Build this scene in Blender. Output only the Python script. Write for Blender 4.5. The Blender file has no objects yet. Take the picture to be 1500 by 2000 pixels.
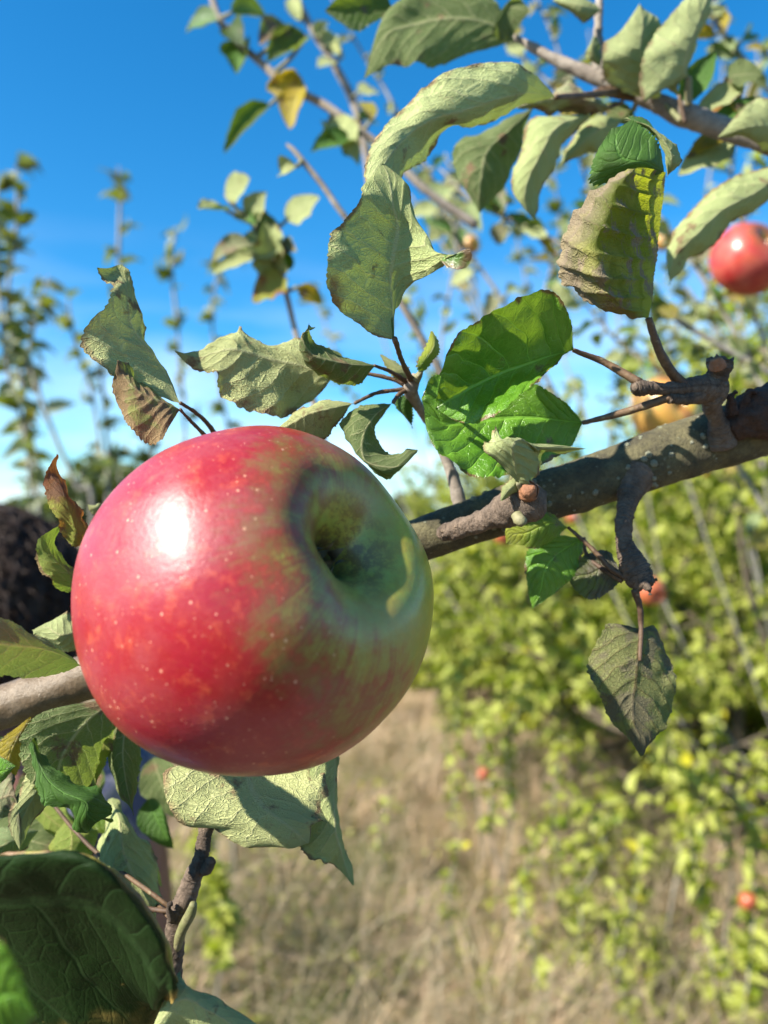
import bpy, math, random
import numpy as np
from mathutils import Vector, noise as mnoise
random.seed(7); rng = np.random.default_rng(7)
sc = bpy.context.scene
R = math.radians
CAMZ = 1.5; F = 1503.0
# ---------------------------------------------------------------- camera
cam = bpy.data.cameras.new('camera'); camo = bpy.data.objects.new('camera', cam)
sc.collection.objects.link(camo); sc.camera = camo
camo.location = (0, 0, CAMZ); camo.rotation_euler = (R(90), 0, 0)
cam.sensor_fit = 'VERTICAL'; cam.sensor_height = 34.6; cam.lens = 26.0
cam.clip_start = 0.01; cam.clip_end = 2000
cam.dof.use_dof = True; cam.dof.focus_distance = 0.192; cam.dof.aperture_fstop = 9.8
# ---------------------------------------------------------------- light
SUN_EL = R(37); SUN_AZ = (-.872, -.490)         # horizontal direction towards the sun
L = Vector((SUN_AZ[0]*math.cos(SUN_EL), SUN_AZ[1]*math.cos(SUN_EL), math.sin(SUN_EL)))
sl = bpy.data.lights.new('sun', 'SUN'); so = bpy.data.objects.new('sun', sl); sc.collection.objects.link(so)
sl.energy = 5.0; sl.angle = R(.6); sl.color = (1, .93, .80)
so.rotation_euler = L.to_track_quat('Z', 'Y').to_euler()
w = bpy.data.worlds.new('World'); sc.world = w; w.use_nodes = True
wn = w.node_tree.nodes; wl = w.node_tree.links; wn.clear()
def N(nodes, t, **kw):
    n = nodes.new(t)
    for k, v in kw.items(): setattr(n, k, v)
    return n
sky = N(wn, 'ShaderNodeTexSky', sky_type='NISHITA', sun_disc=False)
sky.sun_elevation = SUN_EL; sky.sun_rotation = math.atan2(SUN_AZ[0], SUN_AZ[1])
sky.air_density = 1.0; sky.dust_density = .35; sky.ozone_density = 3.0
hs = N(wn, 'ShaderNodeHueSaturation'); hs.inputs['Saturation'].default_value = 1.18
bg = N(wn, 'ShaderNodeBackground'); bg.inputs['Strength'].default_value = .074
wo = N(wn, 'ShaderNodeOutputWorld')
tc = N(wn, 'ShaderNodeTexCoord'); mp = N(wn, 'ShaderNodeMapping'); mp.inputs['Scale'].default_value = (2, 2, 9)
mp.inputs['Rotation'].default_value = (R(6), R(8), 0)
cn = N(wn, 'ShaderNodeTexNoise'); cn.inputs['Scale'].default_value = 1.6; cn.inputs['Detail'].default_value = 6
cr = N(wn, 'ShaderNodeMapRange'); cr.inputs[1].default_value = .36; cr.inputs[2].default_value = .8; cr.inputs[4].default_value = .8
sep = N(wn, 'ShaderNodeSeparateXYZ')
zr = N(wn, 'ShaderNodeMapRange'); zr.inputs[1].default_value = .34; zr.inputs[2].default_value = .02
mul = N(wn, 'ShaderNodeMath', operation='MULTIPLY')
mx = N(wn, 'ShaderNodeMix', data_type='RGBA'); mx.inputs['B'].default_value = (8.5, 9.2, 10.2, 1)
wl.new(tc.outputs['Generated'], mp.inputs[0]); wl.new(mp.outputs[0], cn.inputs['Vector']); wl.new(cn.outputs[0], cr.inputs[0])
wl.new(tc.outputs['Generated'], sep.inputs[0]); wl.new(sep.outputs['Z'], zr.inputs[0])
wl.new(cr.outputs[0], mul.inputs[0]); wl.new(zr.outputs[0], mul.inputs[1]); wl.new(mul.outputs[0], mx.inputs['Factor'])
tn = N(wn, 'ShaderNodeMix', data_type='RGBA', blend_type='MULTIPLY'); tn.inputs['Factor'].default_value = 1; tn.inputs['B'].default_value = (.66, .98, 1.12, 1)
wl.new(sky.outputs[0], tn.inputs['A']); wl.new(tn.outputs['Result'], hs.inputs['Color']); wl.new(hs.outputs[0], mx.inputs['A']); wl.new(mx.outputs['Result'], bg.inputs[0]); wl.new(bg.outputs[0], wo.inputs[0])
vs = sc.view_settings; vs.view_transform = 'Standard'; vs.look = 'None'; vs.gamma = 1; vs.use_curve_mapping = False
vs.exposure = 1.48
sc.render.engine = 'CYCLES'; sc.cycles.use_denoising = True; sc.cycles.max_bounces = 8; sc.cycles.transparent_max_bounces = 4
sc.cycles.sample_clamp_indirect = 6

# ---------------------------------------------------------------- helpers
def P(px, py, d):
    """pixel of the photograph and distance in metres -> point"""
    return np.array(((px-750)/F*d, d, CAMZ-(py-1000)/F*d))
ORG = {}
def link(o, parent=None, org=(0, 0, 0)):
    sc.collection.objects.link(o); org = Vector(org)
    if parent is not None:
        o.parent = parent; o.location = org-ORG[parent.name]
    else: o.location = org
    ORG[o.name] = org.copy(); return o
def empty(name, org, label=None, cat=None, group=None):
    o = bpy.data.objects.new(name, None); o.empty_display_size = .02; link(o, None, org)
    return tag(o, label, cat, group)
def tag(o, label=None, cat=None, group=None, kind=None):
    for k, v in (('label', label), ('category', cat), ('group', group), ('kind', kind)):
        if v: o[k] = v
    return o
def mesh(name, V, Fc, mat, parent=None, org=None, uv=None, smooth=True, mats=None, mi=None):
    V = np.asarray(V, dtype=float)
    if org is None: org = ORG[parent.name] if parent is not None else (0, 0, 0)
    me = bpy.data.meshes.new(name); me.from_pydata((V-np.array(org)).tolist(), [], [tuple(int(a) for a in f) for f in Fc])
    if smooth: me.polygons.foreach_set('use_smooth', [True]*len(me.polygons))
    if uv is not None:
        l = me.uv_layers.new(name='UVMap'); vi = np.empty(len(me.loops), dtype=np.int64); me.loops.foreach_get('vertex_index', vi)
        l.data.foreach_set('uv', np.asarray(uv)[vi].ravel())
    for m in (mats or [mat]): me.materials.append(m)
    if mi is not None: me.polygons.foreach_set('material_index', mi)
    me.update(); o = bpy.data.objects.new(name, me); return link(o, parent, org)
def catmull(pts, n):
    """resample a (k, ...) array of points to n along axis 0"""
    pts = np.asarray(pts, dtype=float); k = len(pts)
    if k == 1: return np.repeat(pts, n, 0)
    t = np.linspace(0, k-1, n); i = np.minimum(t.astype(int), k-2); f = (t-i).reshape((-1,)+(1,)*(pts.ndim-1))
    ext = np.concatenate([2*pts[:1]-pts[1:2], pts, 2*pts[-1:]-pts[-2:-1]])
    p0, p1, p2, p3 = ext[i], ext[i+1], ext[i+2], ext[i+3]
    return .5*(2*p1+(p2-p0)*f+(2*p0-5*p1+4*p2-p3)*f**2+(3*p1-p0-3*p2+p3)*f**3)
def grid_faces(nu, nv, flip=False, off=0):
    a = np.arange((nu-1)*(nv-1)); i, j = a//(nv-1), a % (nv-1); q = i*nv+j+off
    f = np.stack([q, q+1, q+nv+1, q+nv], 1); return f[:, ::-1] if flip else f
class Noise3:
    """cheap smooth value noise for arrays"""
    def __init__(s, seed): s.r = np.random.default_rng(seed).random((17, 17, 17))*2-1
    def __call__(s, X):
        X = np.asarray(X); i = np.floor(X).astype(int); f = X-i; f = f*f*(3-2*f); o = 0
        for dx in (0, 1):
            for dy in (0, 1):
                for dz in (0, 1):
                    wt = (f[..., 0] if dx else 1-f[..., 0])*(f[..., 1] if dy else 1-f[..., 1])*(f[..., 2] if dz else 1-f[..., 2])
                    o = o+wt*s.r[(i[..., 0]+dx) % 17, (i[..., 1]+dy) % 17, (i[..., 2]+dz) % 17]
        return o
NZ = Noise3(3); NZ2 = Noise3(11)
def tube_arrays(path, radii, n=None, sides=16, bump=0., bfreq=300., cap=True, ring=0., seed=0, end_jag=0.):
    path = np.asarray(path, float); n = n or max(4, len(path)*8)
    C = catmull(path, n); r = catmull(np.asarray(radii, float), n)
    T = np.gradient(C, axis=0); T /= np.linalg.norm(T, axis=1)[:, None]+1e-12
    up = np.array((.13, .27, 1.)); up /= np.linalg.norm(up)
    if abs(T[0] @ up) > .9: up = np.array((1., .2, .1))
    A = np.zeros_like(C); a = np.cross(up, T[0]); a /= np.linalg.norm(a)
    for i in range(n):
        a = a-T[i]*(a @ T[i]); a /= np.linalg.norm(a); A[i] = a
    B = np.cross(T, A); th = np.linspace(0, 2*np.pi, sides, endpoint=False)
    dirs = A[:, None]*np.cos(th)[None, :, None]+B[:, None]*np.sin(th)[None, :, None]
    V = C[:, None]+dirs*r[:, None, None]
    if bump: V = V+dirs*(bump*(NZ(V*bfreq+seed)+.5*NZ2(V*bfreq*2.3+seed))[..., None])
    if ring: V = V+dirs*(ring*NZ(np.stack([np.arange(n)*.55+seed]*3, -1)))[:, None, None]*(1+.6*NZ(V*200))[..., None]
    if end_jag: V[-1] += T[-1]*(end_jag*rng.random(sides))[:, None]
    if n > 1:
        uv = np.stack(np.meshgrid(np.linspace(0, 1, n), np.linspace(0, 1, sides), indexing='ij'), -1).reshape(-1, 2)
    V = V.reshape(-1, 3); fs = []
    i, j = np.meshgrid(np.arange(n-1), np.arange(sides), indexing='ij'); i, j = i.ravel(), j.ravel(); j2 = (j+1) % sides
    fs = np.stack([i*sides+j, i*sides+j2, (i+1)*sides+j2, (i+1)*sides+j], 1).tolist()
    if cap:
        nV = len(V); V = np.vstack([V, C[:1]-T[:1]*r[0]*.4, C[-1:]+T[-1:]*r[-1]*(.45 if not end_jag else -.3)])
        uv = np.vstack([uv, [[0, .5], [1, .5]]])
        fs += [[nV, (k+1) % sides, k] for k in range(sides)]+[[nV+1, (n-1)*sides+k, (n-1)*sides+(k+1) % sides] for k in range(sides)]
    return V, fs, uv
class MB:
    def __init__(s): s.V = []; s.F = []; s.U = []; s.n = 0; s.mi = []
    def add(s, V, Fc, uv=None, mi=0):
        V = np.asarray(V); s.V.append(V); s.F += [[int(a)+s.n for a in f] for f in Fc]; s.U.append(uv if uv is not None else np.zeros((len(V), 2))); s.n += len(V); s.mi += [mi]*len(Fc)
    def build(s, name, mat, parent=None, org=None, smooth=True, mats=None):
        return mesh(name, np.vstack(s.V), s.F, mat, parent, org, np.vstack(s.U), smooth, mats, s.mi if mats else None)
def pxpath(pts):  # (px, py, depth mm, width px) -> path and radii
    return [P(a, b, d/1000) for a, b, d, w in pts], [w/2/F*d/1000 for a, b, d, w in pts]
# ---------------------------------------------------------------- materials
class MT:
    def __init__(s, name):
        s.m = bpy.data.materials.new(name); s.m.use_nodes = True; s.t = s.m.node_tree; s.n = s.t.nodes; s.n.clear()
        s.out = s.n.new('ShaderNodeOutputMaterial')
    def L(s, a, b): s.t.links.new(a, b)
    def set(s, sock, v):
        if isinstance(v, bpy.types.NodeSocket): s.L(v, sock)
        elif v is not None:
            if hasattr(sock, 'default_value') and hasattr(sock.default_value, '__len__') and len(sock.default_value) == 4 and len(v) == 3: v = (*v, 1)
            sock.default_value = v
    def math(s, op, a, b=None, c=None, clamp=False):
        n = s.n.new('ShaderNodeMath'); n.operation = op; n.use_clamp = clamp; s.set(n.inputs[0], a); s.set(n.inputs[1], b)
        if c is not None: s.set(n.inputs[2], c)
        return n.outputs[0]
    def rng(s, v, a, b, c=0., d=1., smooth=True):
        n = s.n.new('ShaderNodeMapRange'); n.interpolation_type = 'SMOOTHSTEP' if smooth else 'LINEAR'
        s.set(n.inputs[0], v)
        for i, x in enumerate((a, b, c, d)): s.set(n.inputs[i+1], float(x) if not isinstance(x, bpy.types.NodeSocket) else x)
        return n.outputs[0]
    def mix(s, f, a, b, blend='MIX'):
        n = s.n.new('ShaderNodeMix'); n.data_type = 'RGBA'; n.blend_type = blend
        s.set(n.inputs['Factor'], f); s.set(n.inputs['A'], a); s.set(n.inputs['B'], b); return n.outputs['Result']
    def noise(s, vec, scale, detail=4., rough=.55, out=0):
        n = s.n.new('ShaderNodeTexNoise'); s.set(n.inputs['Vector'], vec); n.inputs['Scale'].default_value = scale
        n.inputs['Detail'].default_value = detail; n.inputs['Roughness'].default_value = rough; return n.outputs[out]
    def voro(s, vec, scale, feature='F1', rand=1.):
        n = s.n.new('ShaderNodeTexVoronoi'); n.feature = feature; s.set(n.inputs['Vector'], vec); n.inputs['Scale'].default_value = scale
        n.inputs['Randomness'].default_value = rand; return n.outputs['Distance']
    def mapping(s, vec, scale=(1, 1, 1), loc=(0, 0, 0), rot=(0, 0, 0)):
        n = s.n.new('ShaderNodeMapping'); s.set(n.inputs[0], vec); n.inputs['Scale'].default_value = scale; n.inputs['Location'].default_value = loc; n.inputs['Rotation'].default_value = rot
        return n.outputs[0]
    def coord(s, k='Object'): return s.n.new('ShaderNodeTexCoord').outputs[k]
    def geo(s, k): return s.n.new('ShaderNodeNewGeometry').outputs[k]
    def bump(s, h, strength=.5, dist=.001, normal=None):
        n = s.n.new('ShaderNodeBump'); n.inputs['Strength'].default_value = strength; n.inputs['Distance'].default_value = dist; s.L(h, n.inputs['Height'])
        if normal is not None: s.L(normal, n.inputs['Normal'])
        return n.outputs[0]
    def pbr(s, color, rough=.6, normal=None, spec=.5, coat=0., coatr=.2, sss=0., sheen=0.):
        b = s.n.new('ShaderNodeBsdfPrincipled'); s.set(b.inputs['Base Color'], color); s.set(b.inputs['Roughness'], rough)
        s.set(b.inputs['Specular IOR Level'], spec); b.inputs['Coat Weight'].default_value = coat; b.inputs['Coat Roughness'].default_value = coatr
        b.inputs['Sheen Weight'].default_value = sheen; b.inputs['Sheen Roughness'].default_value = .6
        if sss:
            b.inputs['Subsurface Weight'].default_value = sss; b.inputs['Subsurface Radius'].default_value = (.004, .0015, .0008); b.inputs['Subsurface Scale'].default_value = 1
        if normal is not None: s.L(normal, b.inputs['Normal'])
        return b.outputs[0]
    def done(s, sh): s.L(sh, s.out.inputs['Surface']); return s.m

def leaf_mat(name, top=(.055, .15, .02), top2=(.10, .22, .03), under=(.34, .42, .22), vein=(.60, .60, .36), brown=0., yellow=0., trans=.32, gloss=.38, veins=8.5, tcol=(.36, .55, .03), bcol=(.17, .09, .045), ycol=(.42, .40, .03), edge_brown=.0, seed=0., half=False, spec=.5):
    K = .65; sc_ = lambda c: tuple(K*x for x in c)
    top, top2, under, vein, bcol, ycol, tcol = map(sc_, (top, top2, under, vein, bcol, ycol, tcol)); under = (1.18*under[0], 1.24*under[1], 1.08*under[2]); vein = (1.15*vein[0], 1.15*vein[1], vein[2])
    m = MT(name); uvn = m.coord('UV'); sx = m.n.new('ShaderNodeSeparateXYZ'); m.L(uvn, sx.inputs[0]); u, v = sx.outputs[0], sx.outputs[1]
    ob = m.mapping(m.coord('Object'), loc=(seed, seed*.7, seed*1.3))
    t = m.math('SUBTRACT', m.math('MULTIPLY', v, 2.), 1.); at = m.math('ABSOLUTE', t)
    if half: t = m.math('SUBTRACT', v, 1.); at = m.math('ABSOLUTE', t)
    wob = m.math('MULTIPLY', m.math('SUBTRACT', m.noise(uvn, 3., 2.), .5), 1.2)
    ph = m.math('ADD', m.math('SUBTRACT', m.math('MULTIPLY', u, veins), m.math('MULTIPLY', m.math('POWER', at, 1.3), 2.3)), wob)
    ph = m.math('ADD', ph, m.math('MULTIPLY', m.math('SIGN', t), .22))
    dist = m.math('ABSOLUTE', m.math('SUBTRACT', m.math('FRACT', ph), .5))
    lat = m.rng(dist, .43, .5); mid = m.rng(at, .07, .02)
    latw = m.rng(dist, .25, .5)
    uw = m.mapping(uvn, scale=(1.6, 1., 1.)); nz = m.n.new('ShaderNodeMix'); nz.data_type = 'VECTOR'
    net = m.rng(m.voro(uw, 16., 'DISTANCE_TO_EDGE'), .0, .09, 1., 0.); net2 = m.rng(m.voro(uw, 42., 'DISTANCE_TO_EDGE'), .0, .12, 1., 0.)
    vm = m.math('MAXIMUM', m.math('MAXIMUM', mid, m.math('MULTIPLY', lat, .9)), m.math('ADD', m.math('MULTIPLY', net, .28), m.math('MULTIPLY', net2, .12)))
    big = m.noise(ob, 45., 4.); fine = m.noise(ob, 1500., 3., .7)
    tc_ = m.mix(m.rng(big, .35, .65), top, top2); tc_ = m.mix(m.math('MULTIPLY', vm, .55), tc_, tuple(min(1, c*1.9+.008) for c in top2))
    uc = m.mix(m.rng(big, .3, .7), under, tuple(c*.84 for c in under)); uc = m.mix(m.math('MULTIPLY', vm, .95), uc, vein)
    uc = m.mix(m.math('MULTIPLY', fine, .18), uc, tuple(c*.5 for c in under))
    bn = None; y0 = .70-.45*yellow; b0 = .70-.42*brown
    if yellow:
        yn = m.math('MULTIPLY', m.rng(m.noise(ob, 62., 3.), y0-.09, y0+.09), m.math('SUBTRACT', 1., m.math('MULTIPLY', lat, .4)))
        tc_ = m.mix(yn, tc_, ycol); uc = m.mix(yn, uc, tuple(c*.9+.05 for c in ycol))
    if brown or edge_brown:
        bn = m.rng(m.noise(m.mapping(ob, loc=(3.1, 5., 1.)), 90., 5., .65), b0-.05, b0+.05)
        if edge_brown: bn = m.math('MAXIMUM', bn, m.rng(m.math('ADD', at, m.math('MULTIPLY', m.math('SUBTRACT', m.noise(ob, 160., 3.), .5), .5)), 1.-edge_brown, 1.03))
        tc_ = m.mix(m.math('MULTIPLY', bn, .92), tc_, bcol); uc = m.mix(m.math('MULTIPLY', bn, .85), uc, tuple(c*1.35+.02 for c in bcol))
    bf = m.geo('Backfacing'); col = m.mix(bf, tc_, uc)
    h = m.math('ADD', m.math('MULTIPLY', vm, -1.), m.math('MULTIPLY', latw, -.5)); h = m.math('ADD', h, m.math('MULTIPLY', m.noise(uw, 60., 3.), .7))
    h = m.math('ADD', h, m.math('MULTIPLY', m.math('MULTIPLY', fine, bf), .7)); h = m.math('ADD', h, m.math('MULTIPLY', m.math('MULTIPLY', m.math('MAXIMUM', net, net2), bf), -.9))
    nrm = m.bump(h, .7, .00036)
    p = m.pbr(col, m.math('ADD', gloss, m.math('MULTIPLY', bf, .9-gloss)), nrm, m.math('SUBTRACT', spec, m.math('MULTIPLY', bf, spec*.75)))
    tr = m.n.new('ShaderNodeBsdfTranslucent'); m.set(tr.inputs[0], m.mix(.72, col, tcol, 'MIX')); m.L(nrm, tr.inputs['Normal'])
    ms = m.n.new('ShaderNodeMixShader'); m.set(ms.inputs[0], trans if bn is None else m.math('MULTIPLY', m.math('SUBTRACT', 1.1, bn), trans)); m.L(p, ms.inputs[1]); m.L(tr.outputs[0], ms.inputs[2])
    return m.done(ms.outputs[0])
LM = {
 'pale': leaf_mat('leaf_pale', edge_brown=.10, under=(.55, .56, .29), brown=.20, trans=.18),
 'palegreen': leaf_mat('leaf_pale_green', edge_brown=.10, under=(.49, .54, .26), brown=.12, trans=.18, seed=3.),
 'soft': leaf_mat('leaf_soft', edge_brown=.10, under=(.54, .58, .30), brown=.10, trans=.18, seed=5.),
 'dry': leaf_mat('leaf_dry', under=(.42, .42, .27), vein=(.45, .40, .25), brown=.42, trans=.18, seed=7., bcol=(.20, .15, .09)),
 'brownish': leaf_mat('leaf_brownish', under=(.30, .30, .12), top=(.12, .16, .03), brown=.5, yellow=.35, trans=.3, seed=2., bcol=(.21, .12, .06), ycol=(.36, .36, .06)),
 'green': leaf_mat('leaf_green', top=(.10, .27, .018), top2=(.18, .39, .04), trans=.28, gloss=.24, brown=.10, edge_brown=.03, seed=9.),
 'deep': leaf_mat('leaf_deep_green', top=(.05, .13, .018), top2=(.085, .19, .03), trans=.2, gloss=.5, spec=.25, seed=12.),
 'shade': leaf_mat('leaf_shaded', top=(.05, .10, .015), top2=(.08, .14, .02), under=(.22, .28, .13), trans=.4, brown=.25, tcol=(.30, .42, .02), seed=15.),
 'tan': leaf_mat('leaf_scorched', top=(.10, .16, .02), under=(.15, .19, .03), vein=(.14, .13, .05), brown=.34, yellow=.36, trans=.42, bcol=(.21, .15, .105), ycol=(.36, .38, .015), tcol=(.62, .70, .02), seed=1.2, veins=7., half=True, edge_brown=.72),
 'yellow': leaf_mat('leaf_yellow', top=(.45, .36, .02), top2=(.55, .42, .03), under=(.5, .42, .08), brown=.33, trans=.4, tcol=(.7, .5, .02), seed=4.),
 'red': leaf_mat('leaf_red', top=(.22, .05, .02), top2=(.35, .12, .03), under=(.34, .13, .08), vein=(.40, .25, .1), yellow=.40, trans=.3, tcol=(.5, .2, .02), ycol=(.42, .48, .03), brown=.3, seed=6.),
 'lime': leaf_mat('leaf_lime', top=(.16, .30, .02), top2=(.24, .38, .04), under=(.36, .45, .12), vein=(.5, .5, .2), brown=.2, yellow=.4, trans=.36, seed=8., edge_brown=.04, ycol=(.45, .5, .05)),
 'blotch': leaf_mat('leaf_blotched', top=(.075, .09, .03), top2=(.13, .15, .04), under=(.24, .24, .11), vein=(.14, .10, .06), brown=.45, trans=.22, bcol=(.10, .085, .045), seed=21.),
 'big': leaf_mat('leaf_broad_shade_tint', top=(.009, .026, .004), top2=(.011, .032, .005), under=(.012, .032, .006), vein=(.02, .04, .01), trans=.10, gloss=.62, edge_brown=.42, spec=.12, bcol=(.50, .33, .09), tcol=(.1, .2, .01), seed=2.7),  # near black on both faces: the backlit leaf's shade is put into its colour
}
def bark_mat(name, c1, c2, lich=(.24, .25, .17), lichen=.3, rough=.8, scale=1., ringy=0., bs=.8):
    m = MT(name); ob = m.coord('Object'); n1 = m.noise(ob, 120*scale, 6., .65); n2 = m.noise(ob, 900*scale, 5., .7)
    col = m.mix(m.rng(n1, .35, .65), c1, c2); col = m.mix(m.math('MULTIPLY', m.rng(n2, .35, .75), .5), col, tuple(c*.35 for c in c1))
    sp = m.voro(m.mapping(ob, scale=(1, 1, 1)), 420*scale); sp2 = m.noise(ob, 160*scale, 4., .7)
    lm = m.math('MULTIPLY', m.rng(sp, .35, .18), m.rng(sp2, .62-lichen*.3, .75-lichen*.3))
    lm = m.math('MAXIMUM', lm, m.rng(m.noise(ob, 260*scale, 6., .75), .74-lichen*.18, .80-lichen*.18))
    col = m.mix(lm, col, lich)
    h = m.math('ADD', m.math('MULTIPLY', n2, 1.), m.math('MULTIPLY', lm, .6))
    if ringy:
        uv = m.coord('UV'); h = m.math('ADD', h, m.math('MULTIPLY', m.noise(m.mapping(uv, scale=(60, 5, 1)), 1., 4.), ringy))
    return m.done(m.pbr(col, rough, m.bump(h, bs, .0011), .35))
BARK = {
 'limb': bark_mat('bark_olive_shadow_tint', (.060, .052, .030), (.125, .11, .055), lichen=.35),  # olive bark darkened to paint in the broad shadow on the limb
 'smooth': bark_mat('bark_smooth_brown', (.13, .088, .05), (.19, .14, .09), lich=(.28, .23, .17), lichen=.15, rough=.42, ringy=.6, bs=.35),
 'spur': bark_mat('bark_spur_brown', (.095, .068, .05), (.21, .155, .115), lich=(.22, .16, .11), lichen=.35, ringy=1.3, bs=1.),
 'twig': bark_mat('bark_twig_pale', (.20, .165, .135), (.30, .26, .22), lich=(.36, .32, .27), lichen=.3, scale=.5, bs=.4),
 'shoot': bark_mat('bark_shoot', (.20, .185, .155), (.29, .27, .235), scale=.2, bs=.3),
 'old': bark_mat('bark_old', (.08, .06, .04), (.15, .12, .085), scale=.05, bs=.8),
 'petiole': bark_mat('petiole_brown', (.07, .04, .025), (.14, .085, .045), lich=(.18, .14, .08), lichen=.5, rough=.6, bs=.3),
 'petgreen': bark_mat('petiole_green', (.15, .16, .065), (.22, .20, .11), lich=(.27, .25, .17), lichen=.3, rough=.6, bs=.3),
}
mm = MT('cut_wood'); BARK['cut'] = mm.done(mm.pbr(mm.mix(mm.noise(mm.coord(), 500., 5.), (.10, .04, .02), (.34, .15, .07)), .8, mm.bump(mm.noise(mm.coord(), 700., 4.), .8, .001)))
# ---------------------------------------------------------------- leaves
def finish_leaf(G, mat, name, parent, org, face, nu, nv, saw=.0007, sawn=26, crinkle=.0006, seed=0, qa=1., half=False):
    """G: (nu,nv,3) control surface -> serrated, quilted leaf blade"""
    nu_, nv_ = G.shape[:2]
    du = np.gradient(G, axis=0); dv = np.gradient(G, axis=1); nr = np.cross(du, dv); nr /= np.linalg.norm(nr, axis=2)[..., None]+1e-12
    u = np.linspace(0, 1, nu_)[:, None]; v = np.linspace(0, 1, nv_)[None]; t = v-1+0*u if half else 2*v-1+0*u; at = np.abs(t)
    cen = G.reshape(-1, 3).mean(0); view = cen-np.array((0, 0, CAMZ)); toward = (nr.reshape(-1, 3) @ view).mean() < 0
    flip = (face == 'top') == toward   # faces must point to the camera for 'top', away for 'under'
    s = 1. if flip else -1.             # s*nr = upper-face normal
    ph = u*8.5-at**1.3*2.3+.22*np.sign(t); d = np.abs(ph-np.floor(ph)-.5)
    q = (1-np.clip((d-.2)/.3, 0, 1)**2)*(1-np.exp(-(at/.08)**2))*np.sin(np.pi*np.clip(u, 0.02, .98))**.4
    wlen = np.linalg.norm(G[:, -1]-G[:, 0], axis=1)[:, None]
    V = G+(s*nr)*(q*np.minimum(.00045, wlen*.022)*qa)[..., None]
    if face == 'under' and not half:
        V = V+(s*nr)*(np.minimum(wlen, .03)*(.17*at**2.2+.055*at**1.6*np.sin(u*17+seed+(t > 0)*2.)*np.sin(np.pi*u)))[..., None]
    V = V+nr*(.95*crinkle*(NZ(G*170+seed)*(.35+at)+.8*NZ2(G*420+seed)*at**2))[..., None]
    ext = np.zeros_like(V); env = np.sin(np.pi*np.clip(u[:, 0], 0, 1))**.5
    fr = (np.arange(nu_)/(nu_-1)*sawn) % 1; tooth = (np.sin(np.pi*fr)**.6)*(.75+.5*NZ(np.stack([u[:, 0]*30+seed]*3, -1)))
    for e, i1, i2 in ((0, 0, 2), (nv_-1, nv_-1, nv_-3)):
        dr = V[:, i1]-V[:, i2]; dl = np.linalg.norm(dr, axis=1)[:, None]; dr = dr/(dl+1e-9)
        V[:, e] += dr*(np.minimum(saw, dl[:, 0]*1.2)*tooth*env)[:, None]
    UV = np.stack(np.broadcast_arrays(u, v), -1).reshape(-1, 2)
    return mesh(name, V.reshape(-1, 3), grid_faces(nu_, nv_, flip), LM[mat], parent, org, UV)
LASTG = []
def hero(parent, rows, mat, face='under', pet=None, petmat='petiole', saw=.0009, crinkle=.0006, nu=84, nv=29, seed=0, label=None, petw=7, sawn=26, dd=0, qa=1., half=False):
    """rows: from base to tip; each a list of (px,py,depth mm) across the blade, or one point"""
    m = max(len(r) if isinstance(r, list) else 1 for r in rows); A = []
    for r in rows:
        if not isinstance(r, list): r = [r]*m
        r = np.array([P(a, b, (c+dd)/1000) for a, b, c in r]); A.append(catmull(r, m) if len(r) != m else r)
    G = catmull(np.array(A), nu); G = np.swapaxes(catmull(np.swapaxes(G, 0, 1), nv), 0, 1)
    LASTG[:] = [G]; o = finish_leaf(G, mat, 'leaf', parent, tuple(G[0, nv//2]), face, nu, nv, saw, sawn, crinkle, seed, qa, half)
    if label: o['label'] = label
    if pet:
        pts, rad = pxpath([(a, b, c+dd, w*petw/7) for a, b, c, w in pet]); V, Fc, uv = tube_arrays(pts, rad, sides=9, n=len(pts)*7, bump=.00012, bfreq=900, seed=seed)
        mesh('petiole', V, Fc, BARK[petmat], o, tuple(pts[0]), uv)
    return o
def pleaf_grid(base, tip, width, nhint, cup=.25, droop=.15, roll=0., nu=26, nv=9, twist=0.):
    base, tip = np.array(base, float), np.array(tip, float); ax = tip-base; ln = np.linalg.norm(ax); ax /= ln
    nh = np.array(nhint, float); nh = nh-ax*(nh @ ax); nh /= np.linalg.norm(nh)+1e-9; sd = np.cross(ax, nh)
    u = np.linspace(0, 1, nu)[:, None, None]; t = np.linspace(-1, 1, nv)[None, :, None]
    wd = width/2*np.clip(np.sin(np.pi*u**.82), 0, 1)**.78*(1-.25*u)*1.12
    ang = twist*u
    s2 = sd*np.cos(ang)+nh*np.sin(ang); n2 = nh*np.cos(ang)-sd*np.sin(ang)
    k = np.maximum(abs(cup), 1e-3)*2.2
    lat = np.sin(k*t)/k; hgt = (1-np.cos(k*t))/k*np.sign(cup) if cup else 0
    G = base+ax*(u*ln)+s2*wd*lat+n2*(wd*hgt)-nh*(droop*ln*(u**2)*1.)+nh*(droop*ln*.25*np.sin(np.pi*u))
    return G
def pleaf(parent, base, tip, width, mat, face='under', nhint=None, cup=.35, droop=.12, pet=None, seed=0, petmat='petgreen', nu=40, nv=13, petr=.0011, twist=0., saw=.0006, label=None):
    """base/tip: (px,py,mm); width px"""
    b = P(base[0], base[1], base[2]/1000); t = P(tip[0], tip[1], tip[2]/1000); wd = width/F*base[2]/1000
    nh = np.array(nhint if nhint is not None else (0, -1, .35)); nh = nh/np.linalg.norm(nh)
    if face == 'under': nh = nh
    G = pleaf_grid(b, t, wd, nh, cup, droop, nu=nu, nv=nv, twist=twist)
    o = finish_leaf(G, mat, 'leaf', parent, tuple(b), face, nu, nv, saw, 20, .0007*wd/.02, seed)
    if label: o['label'] = label
    if pet:
        e = P(pet[0], pet[1], pet[2]/1000); mid = (b+e)/2+np.array((0, 0, -.08))*np.linalg.norm(b-e)
        V, Fc, uv = tube_arrays([b, mid, e], [petr*.8, petr, petr*1.2], sides=7, n=10); mesh('petiole', V, Fc, BARK[petmat], o, tuple(b), uv)
    return o
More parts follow.
